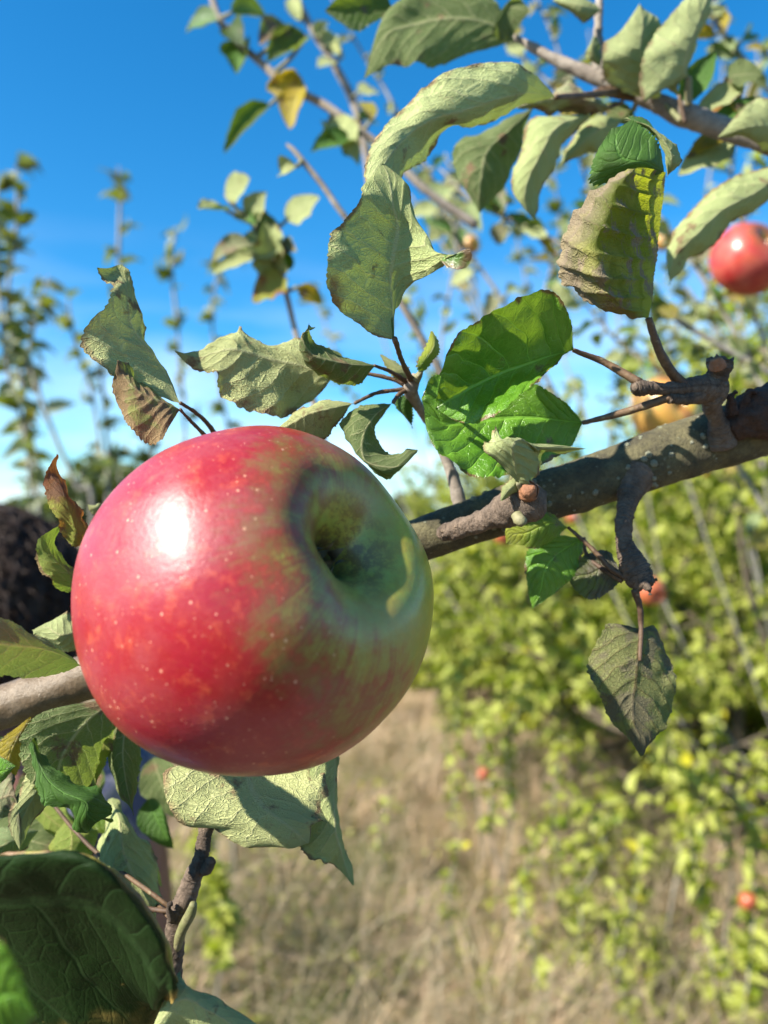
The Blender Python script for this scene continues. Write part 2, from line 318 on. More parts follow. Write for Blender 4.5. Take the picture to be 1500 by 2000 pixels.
# ---------------------------------------------------------------- apples
def apple_mesh(Rr, axis, nu=150, nv=192, seed=0, squash=(1, 1)):
    """body of revolution with an eye basin at +axis, five soft crown ribs and a stem cavity; local +Z = axis"""
    prof = np.array([(0, .43), (.04, .44), (.08, .49), (.12, .585), (.175, .69), (.26, .775), (.375, .825), (.52, .815), (.69, .715), (.85, .53), (.945, .31), (.995, .07),
                     (1.0, -.17), (.95, -.41), (.85, -.62), (.71, -.78), (.54, -.87), (.37, -.875), (.23, -.79), (.12, -.64), (.05, -.52), (0, -.49)])
    C = catmull(prof, nu); C[0, 0] = C[-1, 0] = 0; th = np.linspace(0, 2*np.pi, nv, endpoint=False)
    r, z = C[:, 0][:, None], C[:, 1][:, None]; k = np.exp(-((C[:, 0]-.36)/.22)**2)*(C[:, 1] > 0)
    rib = k[:, None]*(.009*np.cos(5*th+.6)+.012*np.cos(2*th+1.5)+.010*np.cos(3*th+2.2))
    lob = 1+.012*np.cos(5*th+.6)[None]*np.clip(r, 0, 1)+.014*np.cos(2*th+seed)+.01*np.cos(3*th+1+seed)
    X = r*np.cos(th)*lob*squash[0]; Y = r*np.sin(th)*lob*squash[1]; Z = (z+rib)*.95
    V = np.stack([X, Y, np.broadcast_to(Z, X.shape)], -1)*Rr
    V += (NZ(V/Rr*2.2+9+seed)*.010*Rr)[..., None]*V/(np.linalg.norm(V, axis=2)[..., None]+1e-9)*np.minimum(1, r*3)[..., None]
    V = V.reshape(-1, 3); i, j = np.meshgrid(np.arange(nu-1), np.arange(nv), indexing='ij'); i, j = i.ravel(), j.ravel(); j2 = (j+1) % nv
    Fc = np.stack([i*nv+j, (i+1)*nv+j, (i+1)*nv+j2, i*nv+j2], 1)
    return V, Fc
def apple_mat(name, reddir, red=(.25, .0022, .017), red2=(.26, .005, .009), green=(.27, .33, .05), blush=0.05, bloom=.36, rough=.31, detail=True, R0=.04):
    m = MT(name); ob = m.coord('Object'); s = 1/R0; o = m.mapping(ob, scale=(s, s, s))
    nm = m.n.new('ShaderNodeVectorMath'); nm.operation = 'NORMALIZE'; m.L(o, nm.inputs[0])
    dp = m.n.new('ShaderNodeVectorMath'); dp.operation = 'DOT_PRODUCT'; m.L(nm.outputs[0], dp.inputs[0]); dp.inputs[1].default_value = Vector(reddir).normalized()
    d = dp.outputs['Value']
    sx = m.n.new('ShaderNodeSeparateXYZ'); m.L(o, sx.inputs[0]); x, y, z = sx.outputs
    ang = m.math('ARCTAN2', y, x); rad = m.math('SQRT', m.math('ADD', m.math('MULTIPLY', x, x), m.math('MULTIPLY', y, y)))
    cb = m.n.new('ShaderNodeCombineXYZ'); m.L(m.math('MULTIPLY', m.math('COSINE', ang), 15.), cb.inputs[0]); m.L(m.math('MULTIPLY', m.math('SINE', ang), 15.), cb.inputs[1]); m.L(m.math('MULTIPLY', z, 1.2), cb.inputs[2])
    streak = m.noise(cb.outputs[0], 1.6, 5., .7); n1 = m.noise(o, 2.2, 4.); n2 = m.noise(o, 9., 5., .65); n3 = m.noise(o, 40., 4., .7)
    f = m.math('ADD', d, m.math('ADD', m.math('MULTIPLY', m.math('SUBTRACT', n1, .5), .6), m.math('MULTIPLY', m.math('SUBTRACT', streak, .5), .34)))
    f = m.math('ADD', f, m.math('MULTIPLY', m.math('SUBTRACT', n2, .5), .35))
    fr = m.rng(f, blush-.36, blush+.30)
    gc = m.mix(m.rng(n2, .3, .7), green, (green[0]*1.35, green[1]*1.05, green[2]*.8))
    mid = m.mix(m.rng(n2, .35, .65), (.17, .105, .025), (.21, .055, .02))
    c = m.mix(m.rng(f, blush-.36, blush-.03), gc, mid); c = m.mix(m.rng(f, blush-.06, blush+.26), c, m.mix(m.rng(n1, .35, .65), red, red2))
    c = m.mix(m.math('MULTIPLY', m.rng(n2, .52, .70), m.math('MULTIPLY', fr, .35)), c, (.62, .13, .05))
    c = m.mix(m.math('MULTIPLY', m.rng(m.noise(o, 26., 5., .75), .50, .66), m.math('MULTIPLY', fr, .30)), c, (.36, .055, .03))
    c = m.mix(m.math('MULTIPLY', m.rng(n3, .62, .40), .18), c, (.20, .01, .01))
    # waxy bloom: a thin pinkish grey film, patchy
    bl = m.math('MULTIPLY', m.rng(m.noise(m.mapping(o, loc=(4, 1, 7)), 1.5, 3.), .38, .62), m.rng(n3, .25, .75, .45, 1.))
    c = m.mix(m.math('MULTIPLY', bl, bloom), c, (.26, .085, .10))
    if detail:
        # lenticels
        v1 = m.voro(m.mapping(o, rot=(.3, .5, .1)), 12.5, 'F1', 1.); v2 = m.voro(o, 24., 'F1', 1.)
        sz = m.rng(m.noise(o, 5., 2.), .3, .7, .06, .125)
        l1 = m.math('LESS_THAN', v1, sz); l1 = m.rng(m.math('DIVIDE', v1, sz), 1.15, .5); l2 = m.math('MULTIPLY', m.rng(v2, .13, .06), m.rng(m.noise(o, 4., 2.), .38, .5))
        lm = m.math('MULTIPLY', m.math('MAXIMUM', l1, l2), m.math('MULTIPLY', m.rng(rad, .35, .7), .72)); c = m.mix(lm, c, m.mix(fr, (.30, .28, .14), (.72, .36, .24)))
        # russet in and around the eye
        rz = m.math('MULTIPLY', m.rng(rad, .50, .12), m.rng(z, .2, .5)); ru = m.math('MULTIPLY', rz, m.rng(m.math('ADD', m.math('MULTIPLY', n2, .6), m.math('MULTIPLY', n3, .4)), .42, .58))
        c = m.mix(m.math('MULTIPLY', ru, .85), c, (.11, .06, .02)); c = m.mix(m.math('MULTIPLY', m.rng(rad, .16, .04), m.rng(z, .2, .4)), c, (.05, .035, .02))
        sp = m.math('MULTIPLY', m.rng(m.noise(m.mapping(o, loc=(1.3, 2, .4)), 7., 5., .7), .70, .76), m.rng(f, .1, -.2)); c = m.mix(m.math('MULTIPLY', sp, .6), c, (.20, .14, .04))
    rg = m.math('ADD', rough, m.math('MULTIPLY', bl, .16)); rg = m.math('ADD', rg, m.math('MULTIPLY', m.math('SUBTRACT', n3, .5), .12))
    h = m.math('ADD', m.math('MULTIPLY', n3, .5), m.math('MULTIPLY', n2, 1.))
    return m.done(m.pbr(c, rg, m.bump(h, .25, .0006), .5, coat=.12, coatr=.16, sss=.06 if detail else 0))
def place_apple(name, px, py, d, r, axis, mat, label, cat='apple', detail=True, group=None, stem_to=None, squash=(1, 1), seed=0., roll=0.):
    c = P(px, py, d); ax = Vector(axis).normalized(); q = ax.to_track_quat('Z', 'Y'); M = np.array(q.to_matrix())
    if roll: M = M @ np.array(((math.cos(roll), -math.sin(roll), 0), (math.sin(roll), math.cos(roll), 0), (0, 0, 1)))
    root = empty(name, tuple(c), label, cat, group)
    V, Fc = apple_mesh(r, axis, *((170, 220) if detail else (40, 36)), seed=seed, squash=squash)
    root.rotation_mode = 'QUATERNION'
    o = mesh('skin', V @ M.T+c, Fc, mat, root)
    # keep object axes aligned with the fruit so that its markings follow the eye
    from mathutils import Matrix
    Mi = Matrix(M.tolist()).to_4x4(); o.data.transform(Mi.inverted()); o.rotation_euler = Mi.to_euler()
    # eye: five dried sepals round a dark hollow
    b = MB()
    for k in range(5):
        a = k*2*math.pi/5+.3; ca, sa = math.cos(a), math.sin(a)
        rows = []
        for i in range(7):
            t = i/6; rr = .09-.055*math.sin(t*2.2)+.02*t; zz = .50+.15*t; wd = .042*(1-t)**.7
            rows.append([(ca*rr-sa*s*wd, sa*rr+ca*s*wd, zz-.012*abs(s)) for s in (-1, 0, 1)])
        G = np.array(rows)*r; b.add(G.reshape(-1, 3) @ M.T+c, grid_faces(7, 3))
    b.build('sepals', SEPAL, root)
    if stem_to is not None:
        p0 = np.array((0, 0, -.50*r)) @ M.T+c; p1 = np.array((0, 0, -.92*r)) @ M.T+c; pe = np.array(stem_to, float)
        V, Fc, uv = tube_arrays([p0, p1, (p1+pe)/2+np.array((0, 0, .002)), pe], [r*.034, r*.03, r*.03, r*.045], sides=8, n=20, bump=r*.003, bfreq=30/r); mesh('stem', V, Fc, BARK['petiole'], root, None, uv)
    return root
ms = MT('dried_sepal'); SEPAL = ms.done(ms.pbr(ms.mix(ms.noise(ms.coord(), 900., 3.), (.05, .04, .02), (.20, .16, .09)), .9))
AX = Vector((.706, -.566, .43)).normalized(); MAINR = .0399
# direction of the blush, given in world space and turned into the fruit's axes
q_ = AX.to_track_quat('Z', 'Y'); RED = q_.inverted() @ Vector((-.78, .32, -.18))
main_mat = apple_mat('apple_skin_main', tuple(RED), R0=MAINR, blush=-.57)
place_apple('apple', 515, 1164, .1775, MAINR, AX, main_mat, 'large red and green apple with white dots hanging in front of the branch', stem_to=P(520, 1160, .236), seed=.4)

# ---------------------------------------------------------------- the bearing branch
br = empty('apple_branch', tuple(P(1600, 790, .232)), 'thick grey brown branch crossing behind the large apple, with leaves and cut spurs', 'branch')
pts, rad = pxpath([(1640, 775, 236, 118), (1500, 826, 235, 116), (1400, 858, 234, 118), (1290, 893, 233, 112), (1200, 925, 232, 104), (1080, 965, 231, 100), (960, 1006, 231, 92), (860, 1040, 231, 88), (700, 1100, 232, 88), (500, 1190, 234, 86), (330, 1262, 234, 86), (170, 1322, 232, 86), (60, 1362, 230, 86), (-60, 1404, 229, 88)])
V, Fc, uv = tube_arrays(pts, rad, n=520, sides=72, bump=.00042, bfreq=150); nf = len(Fc)
o = mesh('limb', V, Fc, None, br, None, uv, mats=[BARK['limb'], BARK['smooth']])
cx = np.array([V[f[0]][0] for f in Fc]); o.data.polygons.foreach_set('material_index', (cx < -.045).astype(int))
# lichen scabs and buds raised on the limb
b = MB()
for k in range(95):
    i = rng.integers(30, 250); j = rng.integers(0, 72); p = V[i*72+j]; cpt = V[i*72:(i+1)*72].mean(0); n_ = (p-cpt)/np.linalg.norm(p-cpt)
    if n_[1] > .3: continue
    s_ = rng.uniform(.0003, .0009); tv = np.array((.95, 0, .3))
    b.add(*tube_arrays([p-n_*s_*.5, p+n_*s_*.35, p+n_*s_*.7], [s_*1.5, s_*1.2, s_*.5], n=4, sides=7, bump=s_*.4, bfreq=2500)[:2])
b.build('lichen', bark_mat('lichen', (.17, .175, .12), (.26, .26, .19), scale=2.), br)
def spur(name, parent, pts, mat='spur', sides=28, bump=.0005, ring=.0003, n=None, seed=0, jag=0., bfreq=420):
    p, r = pxpath(pts); V, Fc, uv = tube_arrays(p, r, sides=sides, n=n or len(pts)*14, bump=bump, bfreq=bfreq, ring=ring, seed=seed, end_jag=jag)
    return mesh(name, V, Fc, BARK[mat], parent, tuple(p[0]), uv)
# upright knobbly spur at the right with its broken crown
s1 = spur('spur', br, [(1408, 862, 226, 62), (1404, 830, 222, 38), (1393, 800, 218, 32), (1390, 776, 216, 46), (1393, 752, 215, 48), (1403, 730, 214, 40), (1406, 716, 213, 46), (1407, 707, 213, 46)], seed=2, bump=.0005, ring=.0002, jag=.0016)
spur('cut_face', s1, [(1402, 716, 211, 34), (1400, 704, 209.8, 26), (1399, 699, 209.6, 14)], 'cut', n=12, sides=16, bump=.0003, ring=0, jag=.0004)
spur('side_arm', s1, [(1400, 762, 216, 58), (1372, 758, 214, 50), (1345, 757, 212, 36), (1310, 761, 210, 27), (1270, 758, 208, 26), (1246, 757, 207, 30), (1240, 757, 206.6, 22)], seed=4, bump=.0003)
spur('side_arm', s1, [(1385, 765, 215, 40), (1340, 778, 211, 24), (1306, 778, 209, 20)], seed=4, bump=.0003)
# dark peeled bark and hollow to its right
mk = MT('hollow_bark'); HOL = mk.done(mk.pbr(mk.mix(mk.noise(mk.coord(), 500., 5.), (.012, .008, .006), (.09, .045, .03)), .95, mk.bump(mk.noise(mk.coord(), 600., 5.), 1., .002)))
p_, r_ = pxpath([(1425, 838, 226, 60), (1465, 812, 224, 90), (1520, 800, 224, 104), (1570, 790, 224, 90)]); V, Fc, uv = tube_arrays(p_, r_, n=70, sides=40, bump=.0011, bfreq=330); mesh('canker', V, Fc, HOL, br, tuple(p_[0]), uv)
for k, (a, b_, c_) in enumerate((((1432, 800), (1428, 775), (1440, 766)), ((1450, 790), (1462, 768), (1478, 766)), ((1485, 786), (1500, 768), (1530, 775)))):
    p_, r_ = pxpath([(a[0], a[1]+8, 221, 22), (*b_, 219, 15), (*c_, 218, 7)]); V, Fc, uv = tube_arrays(p_, r_, n=18, sides=10, bump=.0006, bfreq=700, seed=k); mesh('bark_flake', V, Fc, HOL, br, tuple(p_[0]), uv)
# short stub across the limb, with orange cut
s2 = spur('spur', br, [(856, 1044, 213, 20), (864, 1042, 213, 32), (885, 1036, 212, 36), (930, 1022, 209, 40), (965, 1008, 206, 50), (985, 998, 204, 66), (1010, 985, 202, 82), (1035, 976, 201, 86), (1052, 968, 200.5, 76)], seed=9, bump=.0004, ring=.0001, bfreq=520, n=110, sides=40)
spur('cut_face', s2, [(1030, 960, 196.6, 46), (1034, 957, 194.6, 40), (1036, 956, 194.8, 22)], 'cut', n=16, sides=20, bump=.0005, ring=0)
spur('bud', s2, [(1008, 1005, 197, 22), (1016, 1018, 195.5, 26), (1018, 1026, 195.5, 16)], 'petgreen', n=12, sides=12, ring=0, bump=.0002)
spur('bud', s2, [(1000, 940, 200, 12), (1004, 925, 199, 14), (1010, 905, 197, 9)], 'petgreen', n=12, sides=10, ring=0, bump=.0001)
# hanging spur at the right below the limb
s3 = spur('spur', br, [(1236, 930, 229, 84), (1230, 962, 225, 50), (1224, 990, 222, 36), (1218, 1022, 219, 32), (1219, 1055, 217, 32), (1226, 1080, 216, 42), (1237, 1105, 215, 54), (1249, 1128, 214, 52), (1260, 1144, 213, 38)], seed=5, n=190, bump=.00035, ring=.00022, jag=.001, bfreq=600)
spur('snag', s3, [(1255, 1130, 213, 26), (1272, 1134, 212, 12), (1283, 1132, 212, 4)], n=14, bump=.0003); spur('snag', s3, [(1255, 1138, 211, 26), (1268, 1150, 210, 12), (1270, 1162, 210, 4)], n=14, bump=.0003)
# leaf bearing spur rising behind the apple
s4 = spur('spur', br, [(905, 1010, 236, 30), (880, 920, 236, 22), (850, 850, 234, 20), (822, 800, 226, 19), (808, 778, 222, 24), (802, 762, 218, 28), (806, 745, 216, 26), (812, 733, 215, 16)], 'twig', seed=6, n=90, bump=.0002, ring=.0001)
spur('bud', s4, [(812, 742, 214, 18), (820, 730, 213, 12), (823, 722, 213, 5)], 'petgreen', n=10, sides=9, ring=0, bump=.0001)

H = lambda *a, **k: hero(br, *a, **k)
# left, above the apple
H([(352, 787, 200), [(262, 744, 194), (318, 722, 203), (336, 735, 206)], [(200, 690, 190), (284, 672, 201), (313, 690, 206)], [(187, 640, 190), (258, 632, 200), (297, 650, 206)],
   [(222, 594, 195), (250, 590, 201), (286, 605, 206)], [(232, 556, 198), (245, 553, 203), (266, 560, 206)], [(212, 536, 200), (226, 532, 204), (248, 528, 204)], [(203, 520, 198), (218, 522, 203), (237, 511, 204)]],
  'pale', pet=[(352, 787, 200, 7), (382, 806, 206, 8), (412, 836, 218, 10), (450, 900, 232, 12)], seed=1, crinkle=.0008)
H([(352, 800, 194), [(326, 833, 186), (331, 790, 192), (338, 776, 197)], [(282, 840, 184), (297, 776, 189), (302, 744, 197)], [(238, 806, 185), (262, 756, 188), (270, 722, 195)],
   [(221, 756, 188), (240, 732, 190), (252, 712, 195)], (229, 704, 190)], 'brownish', pet=[(352, 800, 194, 6), (372, 822, 200, 7), (400, 850, 215, 9)], seed=2, crinkle=.0010, label='brown and yellow rolled leaf')
# middle group
H([(650, 735, 216), [(592, 668, 214), (588, 714, 216), (610, 782, 218)], [(548, 664, 214), (532, 702, 214), (560, 803, 212)], [(500, 658, 214), (482, 688, 211), (482, 783, 207)],
   [(472, 630, 212), (448, 682, 209), (440, 742, 205)], [(425, 657, 210), (412, 690, 209), (420, 717, 206)], [(380, 683, 210), (384, 698, 209), (378, 715, 208)], (340, 684, 208)], 'pale', seed=3, crinkle=.0012,
  pet=[(650, 735, 216, 6), (700, 728, 217, 7), (770, 742, 218, 9), (803, 760, 218, 12)])
H([(731, 714, 205), [(690, 688, 209), (692, 712, 201), (705, 752, 206)], [(650, 670, 209), (648, 704, 197), (655, 757, 204)], [(624, 654, 207), (608, 692, 195), (615, 744, 203)], [(612, 629, 203), (590, 662, 194), (583, 704, 199)], [(600, 640, 201), (590, 650, 197), (583, 668, 199)]],
  'shade', pet=[(731, 714, 205, 6), (765, 727, 211, 8), (800, 750, 217, 12)], seed=4, crinkle=.0009)
H([(692, 788, 212), [(652, 775, 210), (652, 797, 207), (672, 818, 212)], [(604, 779, 210), (604, 808, 207), (645, 856, 213)], [(565, 800, 212), (568, 828, 210), (598, 880, 216)], (526, 848, 214)], 'pale', pet=[(692, 788, 212, 6), (735, 768, 214, 8), (790, 760, 217, 9)], seed=5)
H([(768, 786, 212), [(708, 784, 210), (732, 812, 208), (766, 804, 214)], [(662, 826, 208), (708, 855, 206), (748, 832, 212)], [(676, 880, 208), (712, 897, 204), (748, 862, 212)], [(730, 926, 206), (748, 912, 204), (765, 876, 210)],
   [(778, 938, 208), (786, 908, 205), (793, 872, 209)], (816, 880, 210)], 'shade', pet=[(768, 786, 212, 7), (780, 770, 215, 9), (798, 760, 217, 10)], seed=6, crinkle=.0009)
H([(820, 728, 213), [(820, 710, 212), (830, 705, 211), (842, 700, 212)], [(838, 672, 212), (846, 675, 210), (856, 680, 212)], (843, 646, 213)], 'lime', face='top', seed=7, nu=40, nv=11, pet=[(820, 728, 213, 5), (814, 745, 215, 6), (808, 756, 216, 6)])
H([(808, 745, 216), [(770, 738, 215), (780, 722, 214), (792, 715, 216)], (742, 692, 214)], 'pale', seed=8, nu=40, nv=11)
H([(796, 768, 219), [(775, 790, 224), (790, 800, 222), (806, 800, 224)], (806, 838, 226)], 'deep', seed=8, nu=40, nv=11, face='top')
# large S shaped leaf
H([(771, 660, 203), [(722, 640, 200), (768, 615, 205), (775, 606, 206)], [(682, 592, 193), (764, 560, 205), (790, 556, 204)], [(665, 530, 189), (766, 515, 204), (852, 528, 197)],
   [(671, 480, 189), (772, 478, 204), (884, 496, 190)], [(694, 436, 191), (778, 442, 204), (842, 462, 199)], [(714, 395, 194), (768, 398, 202), (814, 408, 203)], [(722, 352, 197), (760, 348, 203), (795, 352, 203)], (748, 318, 204)],
  'palegreen', dd=-13, pet=[(771, 662, 203, 11), (785, 705, 216, 10), (805, 745, 229, 13)], seed=10, crinkle=.0009, nu=110, nv=41, saw=.0006, sawn=40)
# glossy green pair
H([(1120, 684, 207), [(1112, 622, 201), (1078, 694, 207), (1085, 716, 203)], [(1080, 572, 197), (1032, 710, 208), (1042, 752, 200)], [(1008, 584, 195), (985, 726, 208), (1003, 783, 197)],
   [(930, 630, 194), (937, 748, 207), (970, 808, 197)], [(882, 672, 195), (892, 772, 205), (935, 826, 201)], [(862, 730, 199), (868, 786, 205), (892, 822, 204)], (850, 798, 206)],
  'green', face='top', pet=[(1120, 684, 207, 9), (1180, 708, 210, 14), (1250, 748, 207, 18)], seed=11, nu=110, nv=41, crinkle=.0010, saw=.0005, sawn=34)
H([(1138, 826, 214), [(1098, 784, 213), (1085, 820, 216), (1112, 872, 213)], [(1040, 750, 214), (1030, 815, 216), (1060, 905, 211)], [(960, 742, 214), (970, 818, 216), (990, 927, 208)], [(890, 733, 213), (910, 824, 214), (918, 925, 206)],
   [(846, 736, 211), (866, 826, 211), (858, 884, 206)], [(824, 778, 209), (829, 800, 209), (832, 838, 208)]], 'green', face='top', pet=[(1138, 826, 214, 9), (1220, 805, 212, 15), (1312, 775, 209, 17)], seed=12, nu=110, nv=41, crinkle=.0010, saw=.0006, sawn=40)
# pale felted leaf on the stub
H([(1012, 942, 194), [(962, 898, 189), (1006, 908, 190), (1042, 952, 193)], [(944, 868, 188), (1002, 874, 187), (1066, 932, 195)], [(962, 849, 188), (1018, 858, 188), (1086, 902, 199)], [(1012, 848, 190), (1052, 872, 193), (1112, 892, 202)], (1146, 876, 206)],
  'soft', pet=[(1012, 942, 194, 10), (1022, 965, 197, 16), (1025, 985, 200, 18)], petmat='petgreen', seed=13, petw=7)
H([(1020, 930, 197), [(980, 945, 195), (995, 955, 194), (1010, 962, 196)], (978, 978, 195)], 'soft', seed=14, nu=40, nv=11)
# scorched leaf at the right
H([(1266, 624, 208), [(1192, 614, 196), (1226, 602, 188), (1274, 572, 210)], [(1128, 582, 199), (1190, 556, 181), (1279, 520, 213)], [(1086, 525, 202), (1170, 490, 180), (1286, 465, 215)],
   [(1103, 450, 203), (1190, 420, 181), (1292, 405, 216)], [(1138, 388, 203), (1208, 362, 185), (1297, 358, 215)], [(1188, 348, 202), (1242, 326, 192), (1299, 336, 213)]],
  'tan', pet=[(1266, 622, 203, 13), (1290, 690, 206, 18), (1322, 740, 210, 22), (1352, 762, 213, 30)], seed=15, nu=120, nv=45, crinkle=.0009, saw=.0010, sawn=34, half=True, qa=2.4, label='scorched brown and yellow leaf')
H([(1300, 337, 208), [(1232, 350, 206), (1264, 318, 202), (1292, 296, 205)], [(1162, 356, 204), (1216, 308, 201), (1264, 264, 204)], [(1164, 304, 202), (1202, 276, 201), (1244, 242, 204)], [(1196, 250, 202), (1215, 245, 203), (1232, 234, 204)]], 'deep', face='top', seed=16, saw=.0013, sawn=20, nv=33, qa=0.)
H([(1302, 348, 212), [(1288, 300, 210), (1312, 318, 208), (1334, 325, 211)], [(1268, 262, 209), (1304, 286, 207), (1338, 288, 211)], [(1240, 234, 209), (1270, 248, 207), (1296, 256, 210)], (1218, 232, 208)], 'palegreen', seed=17, nu=60, nv=21)
# below the limb at the right
H([(1110, 1030, 222), [(1072, 1006, 218), (1072, 1022, 216), (1085, 1048, 219)], [(1018, 1012, 216), (1030, 1040, 215), (1050, 1068, 217)], [(990, 1030, 216), (1002, 1045, 216), (1018, 1062, 217)], (988, 1064, 217)], 'lime', face='top',
  pet=[(1110, 1030, 222, 7), (1160, 1075, 219, 9), (1190, 1108, 217, 12), (1228, 1130, 214, 14)], seed=18, nu=60)
H([(1140, 1050, 226), [(1068, 1052, 224), (1090, 1082, 222), (1130, 1095, 223)], [(1030, 1085, 222), (1065, 1112, 220), (1112, 1130, 222)], [(1032, 1150, 221), (1055, 1155, 220), (1082, 1160, 221)], (1040, 1188, 221)], 'green', face='top', seed=19, nu=64,
  pet=[(1140, 1050, 226, 7), (1150, 1090, 224, 8), (1215, 1135, 216, 10)])
H([(1218, 1130, 222), [(1190, 1080, 224), (1182, 1110, 222), (1190, 1150, 222)], [(1150, 1084, 224), (1150, 1122, 222), (1155, 1168, 222)], [(1112, 1105, 223), (1118, 1125, 222), (1125, 1152, 222)], (1106, 1120, 223)], 'blotch', face='top', seed=20, nu=60)
H([(1250, 1226, 215), [(1205, 1216, 212), (1249, 1250, 213), (1292, 1216, 217)], [(1176, 1268, 210), (1246, 1290, 211), (1322, 1262, 215)], [(1168, 1322, 208), (1243, 1335, 210), (1328, 1330, 212)], [(1186, 1368, 208), (1236, 1370, 209), (1330, 1385, 210)],
   [(1200, 1412, 208), (1238, 1410, 208), (1310, 1422, 209)], [(1232, 1446, 208), (1250, 1440, 208), (1284, 1444, 209)], (1250, 1477, 209)], 'blotch', pet=[(1250, 1290, 211, 8), (1252, 1225, 214.5, 11), (1250, 1190, 214, 12), (1240, 1152, 213, 15)], seed=21, nu=110, nv=41, crinkle=.0012, saw=.0008, label='dark blotched leaf hanging from its stalk')
# left of the apple
H([(178, 1060, 200), [(140, 1068, 196), (152, 1040, 195), (172, 1010, 199)], [(118, 1018, 193), (136, 996, 195), (164, 985, 200)], [(100, 965, 193), (122, 950, 196), (146, 948, 201)], [(95, 918, 195), (108, 915, 197), (126, 918, 200)], (110, 886, 197)], 'red', seed=22, crinkle=.0012, saw=.0008,
  pet=[(178, 1060, 200, 6), (210, 1090, 215, 7), (250, 1150, 230, 8)], label='red and yellow withered leaf')
H([(200, 1135, 202), [(142, 1152, 196), (150, 1128, 198), (150, 1100, 202)], [(96, 1122, 192), (112, 1098, 196), (128, 1070, 201)], [(78, 1085, 193), (96, 1070, 196), (108, 1055, 199)], [(92, 1048, 195), (104, 1042, 197), (114, 1038, 198)], (119, 1022, 197)], 'lime', seed=23, crinkle=.0012, saw=.0006, label='yellow green leaf curled like a hook')
H([(205, 1290, 222), [(165, 1270, 216), (160, 1240, 216), (170, 1210, 220)], [(110, 1280, 214), (118, 1240, 212), (140, 1192, 218)], [(66, 1240, 214), (90, 1225, 214), (112, 1195, 217)], (62, 1230, 216)], 'soft', seed=24, nu=60)
H([(160, 1300, 200), [(110, 1320, 185), (95, 1270, 180), (92, 1238, 184)], [(30, 1330, 170), (20, 1260, 165), (30, 1205, 170)], [(-60, 1320, 160), (-60, 1250, 155), (-50, 1190, 160)], (-110, 1230, 155)], 'deep', seed=25, nu=60, face='under')
H([(170, 985, 226), [(180, 1005, 227), (188, 995, 226), (195, 985, 227)], (225, 1010, 232)], 'pale', seed=26, nu=30, nv=9)
# upper large leaf joining the S leaf
U = empty('apple_branch', tuple(P(1560, 300, .33)), 'smooth pinkish brown branch with pale felted leaves across the top right', 'branch')
HU = lambda *a, **k: hero(U, *a, **k)
HU([(1085, 190, 262), [(1052, 150, 246), (1036, 182, 248), (1042, 206, 254)], [(1000, 112, 238), (980, 192, 238), (988, 234, 250)], [(900, 122, 230), (905, 216, 230), (930, 264, 243)], [(828, 166, 226), (848, 232, 226), (882, 278, 240)],
   [(788, 212, 222), (800, 262, 222), (846, 312, 236)], [(740, 262, 212), (772, 292, 213), (806, 334, 226)], [(722, 306, 206), (750, 324, 207), (788, 350, 212)], [(715, 352, 202), (733, 357, 202), (756, 364, 205)], (710, 388, 200)], 'soft', seed=30, nu=120, nv=41, crinkle=.0009, qa=.6, saw=.0006,
  pet=[(1085, 190, 262, 10), (1150, 185, 290, 12), (1210, 178, 325, 16)], label='large pale leaf arching over to the left')
spur('limb', U, [(990, 66, 345, 10), (1040, 92, 340, 16), (1100, 124, 336, 24), (1200, 164, 330, 31), (1290, 204, 327, 36), (1330, 222, 325, 44), (1400, 246, 322, 42), (1500, 280, 318, 42), (1620, 330, 316, 46)], 'twig', n=160, sides=30, bump=.0003, bfreq=200, ring=.0001)
spur('twig', U, [(1172, -20, 330, 14), (1168, 60, 330, 18), (1170, 125, 330, 26), (1180, 160, 330, 20)], 'twig', n=40, bump=.0002)
spur('twig', U, [(1160, 180, 322, 12), (1190, 178, 325, 20), (1235, 188, 328, 20)], 'petiole', n=30, bump=.0002)
HU([(1005, 78, 335), [(970, -10, 330), (955, 45, 332), (935, 92, 330)], [(900, -30, 326), (880, 35, 328), (862, 106, 322)], [(820, -20, 322), (808, 48, 325), (812, 102, 316)], [(752, 20, 320), (752, 70, 320), (770, 108, 316)], (710, 155, 318)], 'shade', seed=31, nu=70, label='dark backlit leaf at the top edge')
HU([(770, 20, 340), [(735, -30, 336), (720, 10, 338), (728, 45, 336)], [(670, -10, 332), (665, 20, 334), (690, 60, 332)], (634, 20, 332)], 'shade', seed=32, nu=40, face='top')
HU([(960, 60, 330), [(1010, -20, 335), (985, 15, 332), (990, 60, 330)], (1035, 20, 330)], 'shade', seed=33, nu=40)
HU([(1292, 196, 325), [(1222, 178, 316), (1264, 150, 316), (1302, 148, 322)], [(1190, 118, 308), (1252, 96, 310), (1314, 78, 320)], [(1216, 60, 306), (1256, 44, 310), (1304, 28, 318)], (1250, 6, 312)], 'soft', seed=34, pet=[(1292, 196, 325, 7), (1330, 236, 318, 9)], petmat='petgreen', petw=9)
HU([(1345, 150, 312), [(1288, 188, 300), (1336, 140, 306), (1366, 118, 314)], [(1266, 118, 298), (1345, 96, 303), (1380, 80, 314)], [(1300, 62, 298), (1362, 52, 303), (1402, 36, 312)], [(1338, 2, 300), (1378, 6, 304), (1410, -10, 310)], (1400, -60, 308)], 'soft', seed=35, pet=[(1345, 150, 312, 10), (1345, 205, 316, 12)], petmat='petgreen', petw=9)
HU([(1326, 190, 315), [(1290, 150, 312), (1312, 130, 310), (1330, 128, 314)], (1316, 70, 313)], 'palegreen', seed=36, nu=36, nv=11, pet=[(1326, 186, 315, 7), (1338, 240, 316, 9)])
HU([(1545, 255, 300), [(1510, 190, 292), (1500, 246, 294), (1515, 300, 300)], [(1455, 212, 290), (1455, 250, 292), (1462, 275, 296)], (1402, 268, 296)], 'soft', seed=37)
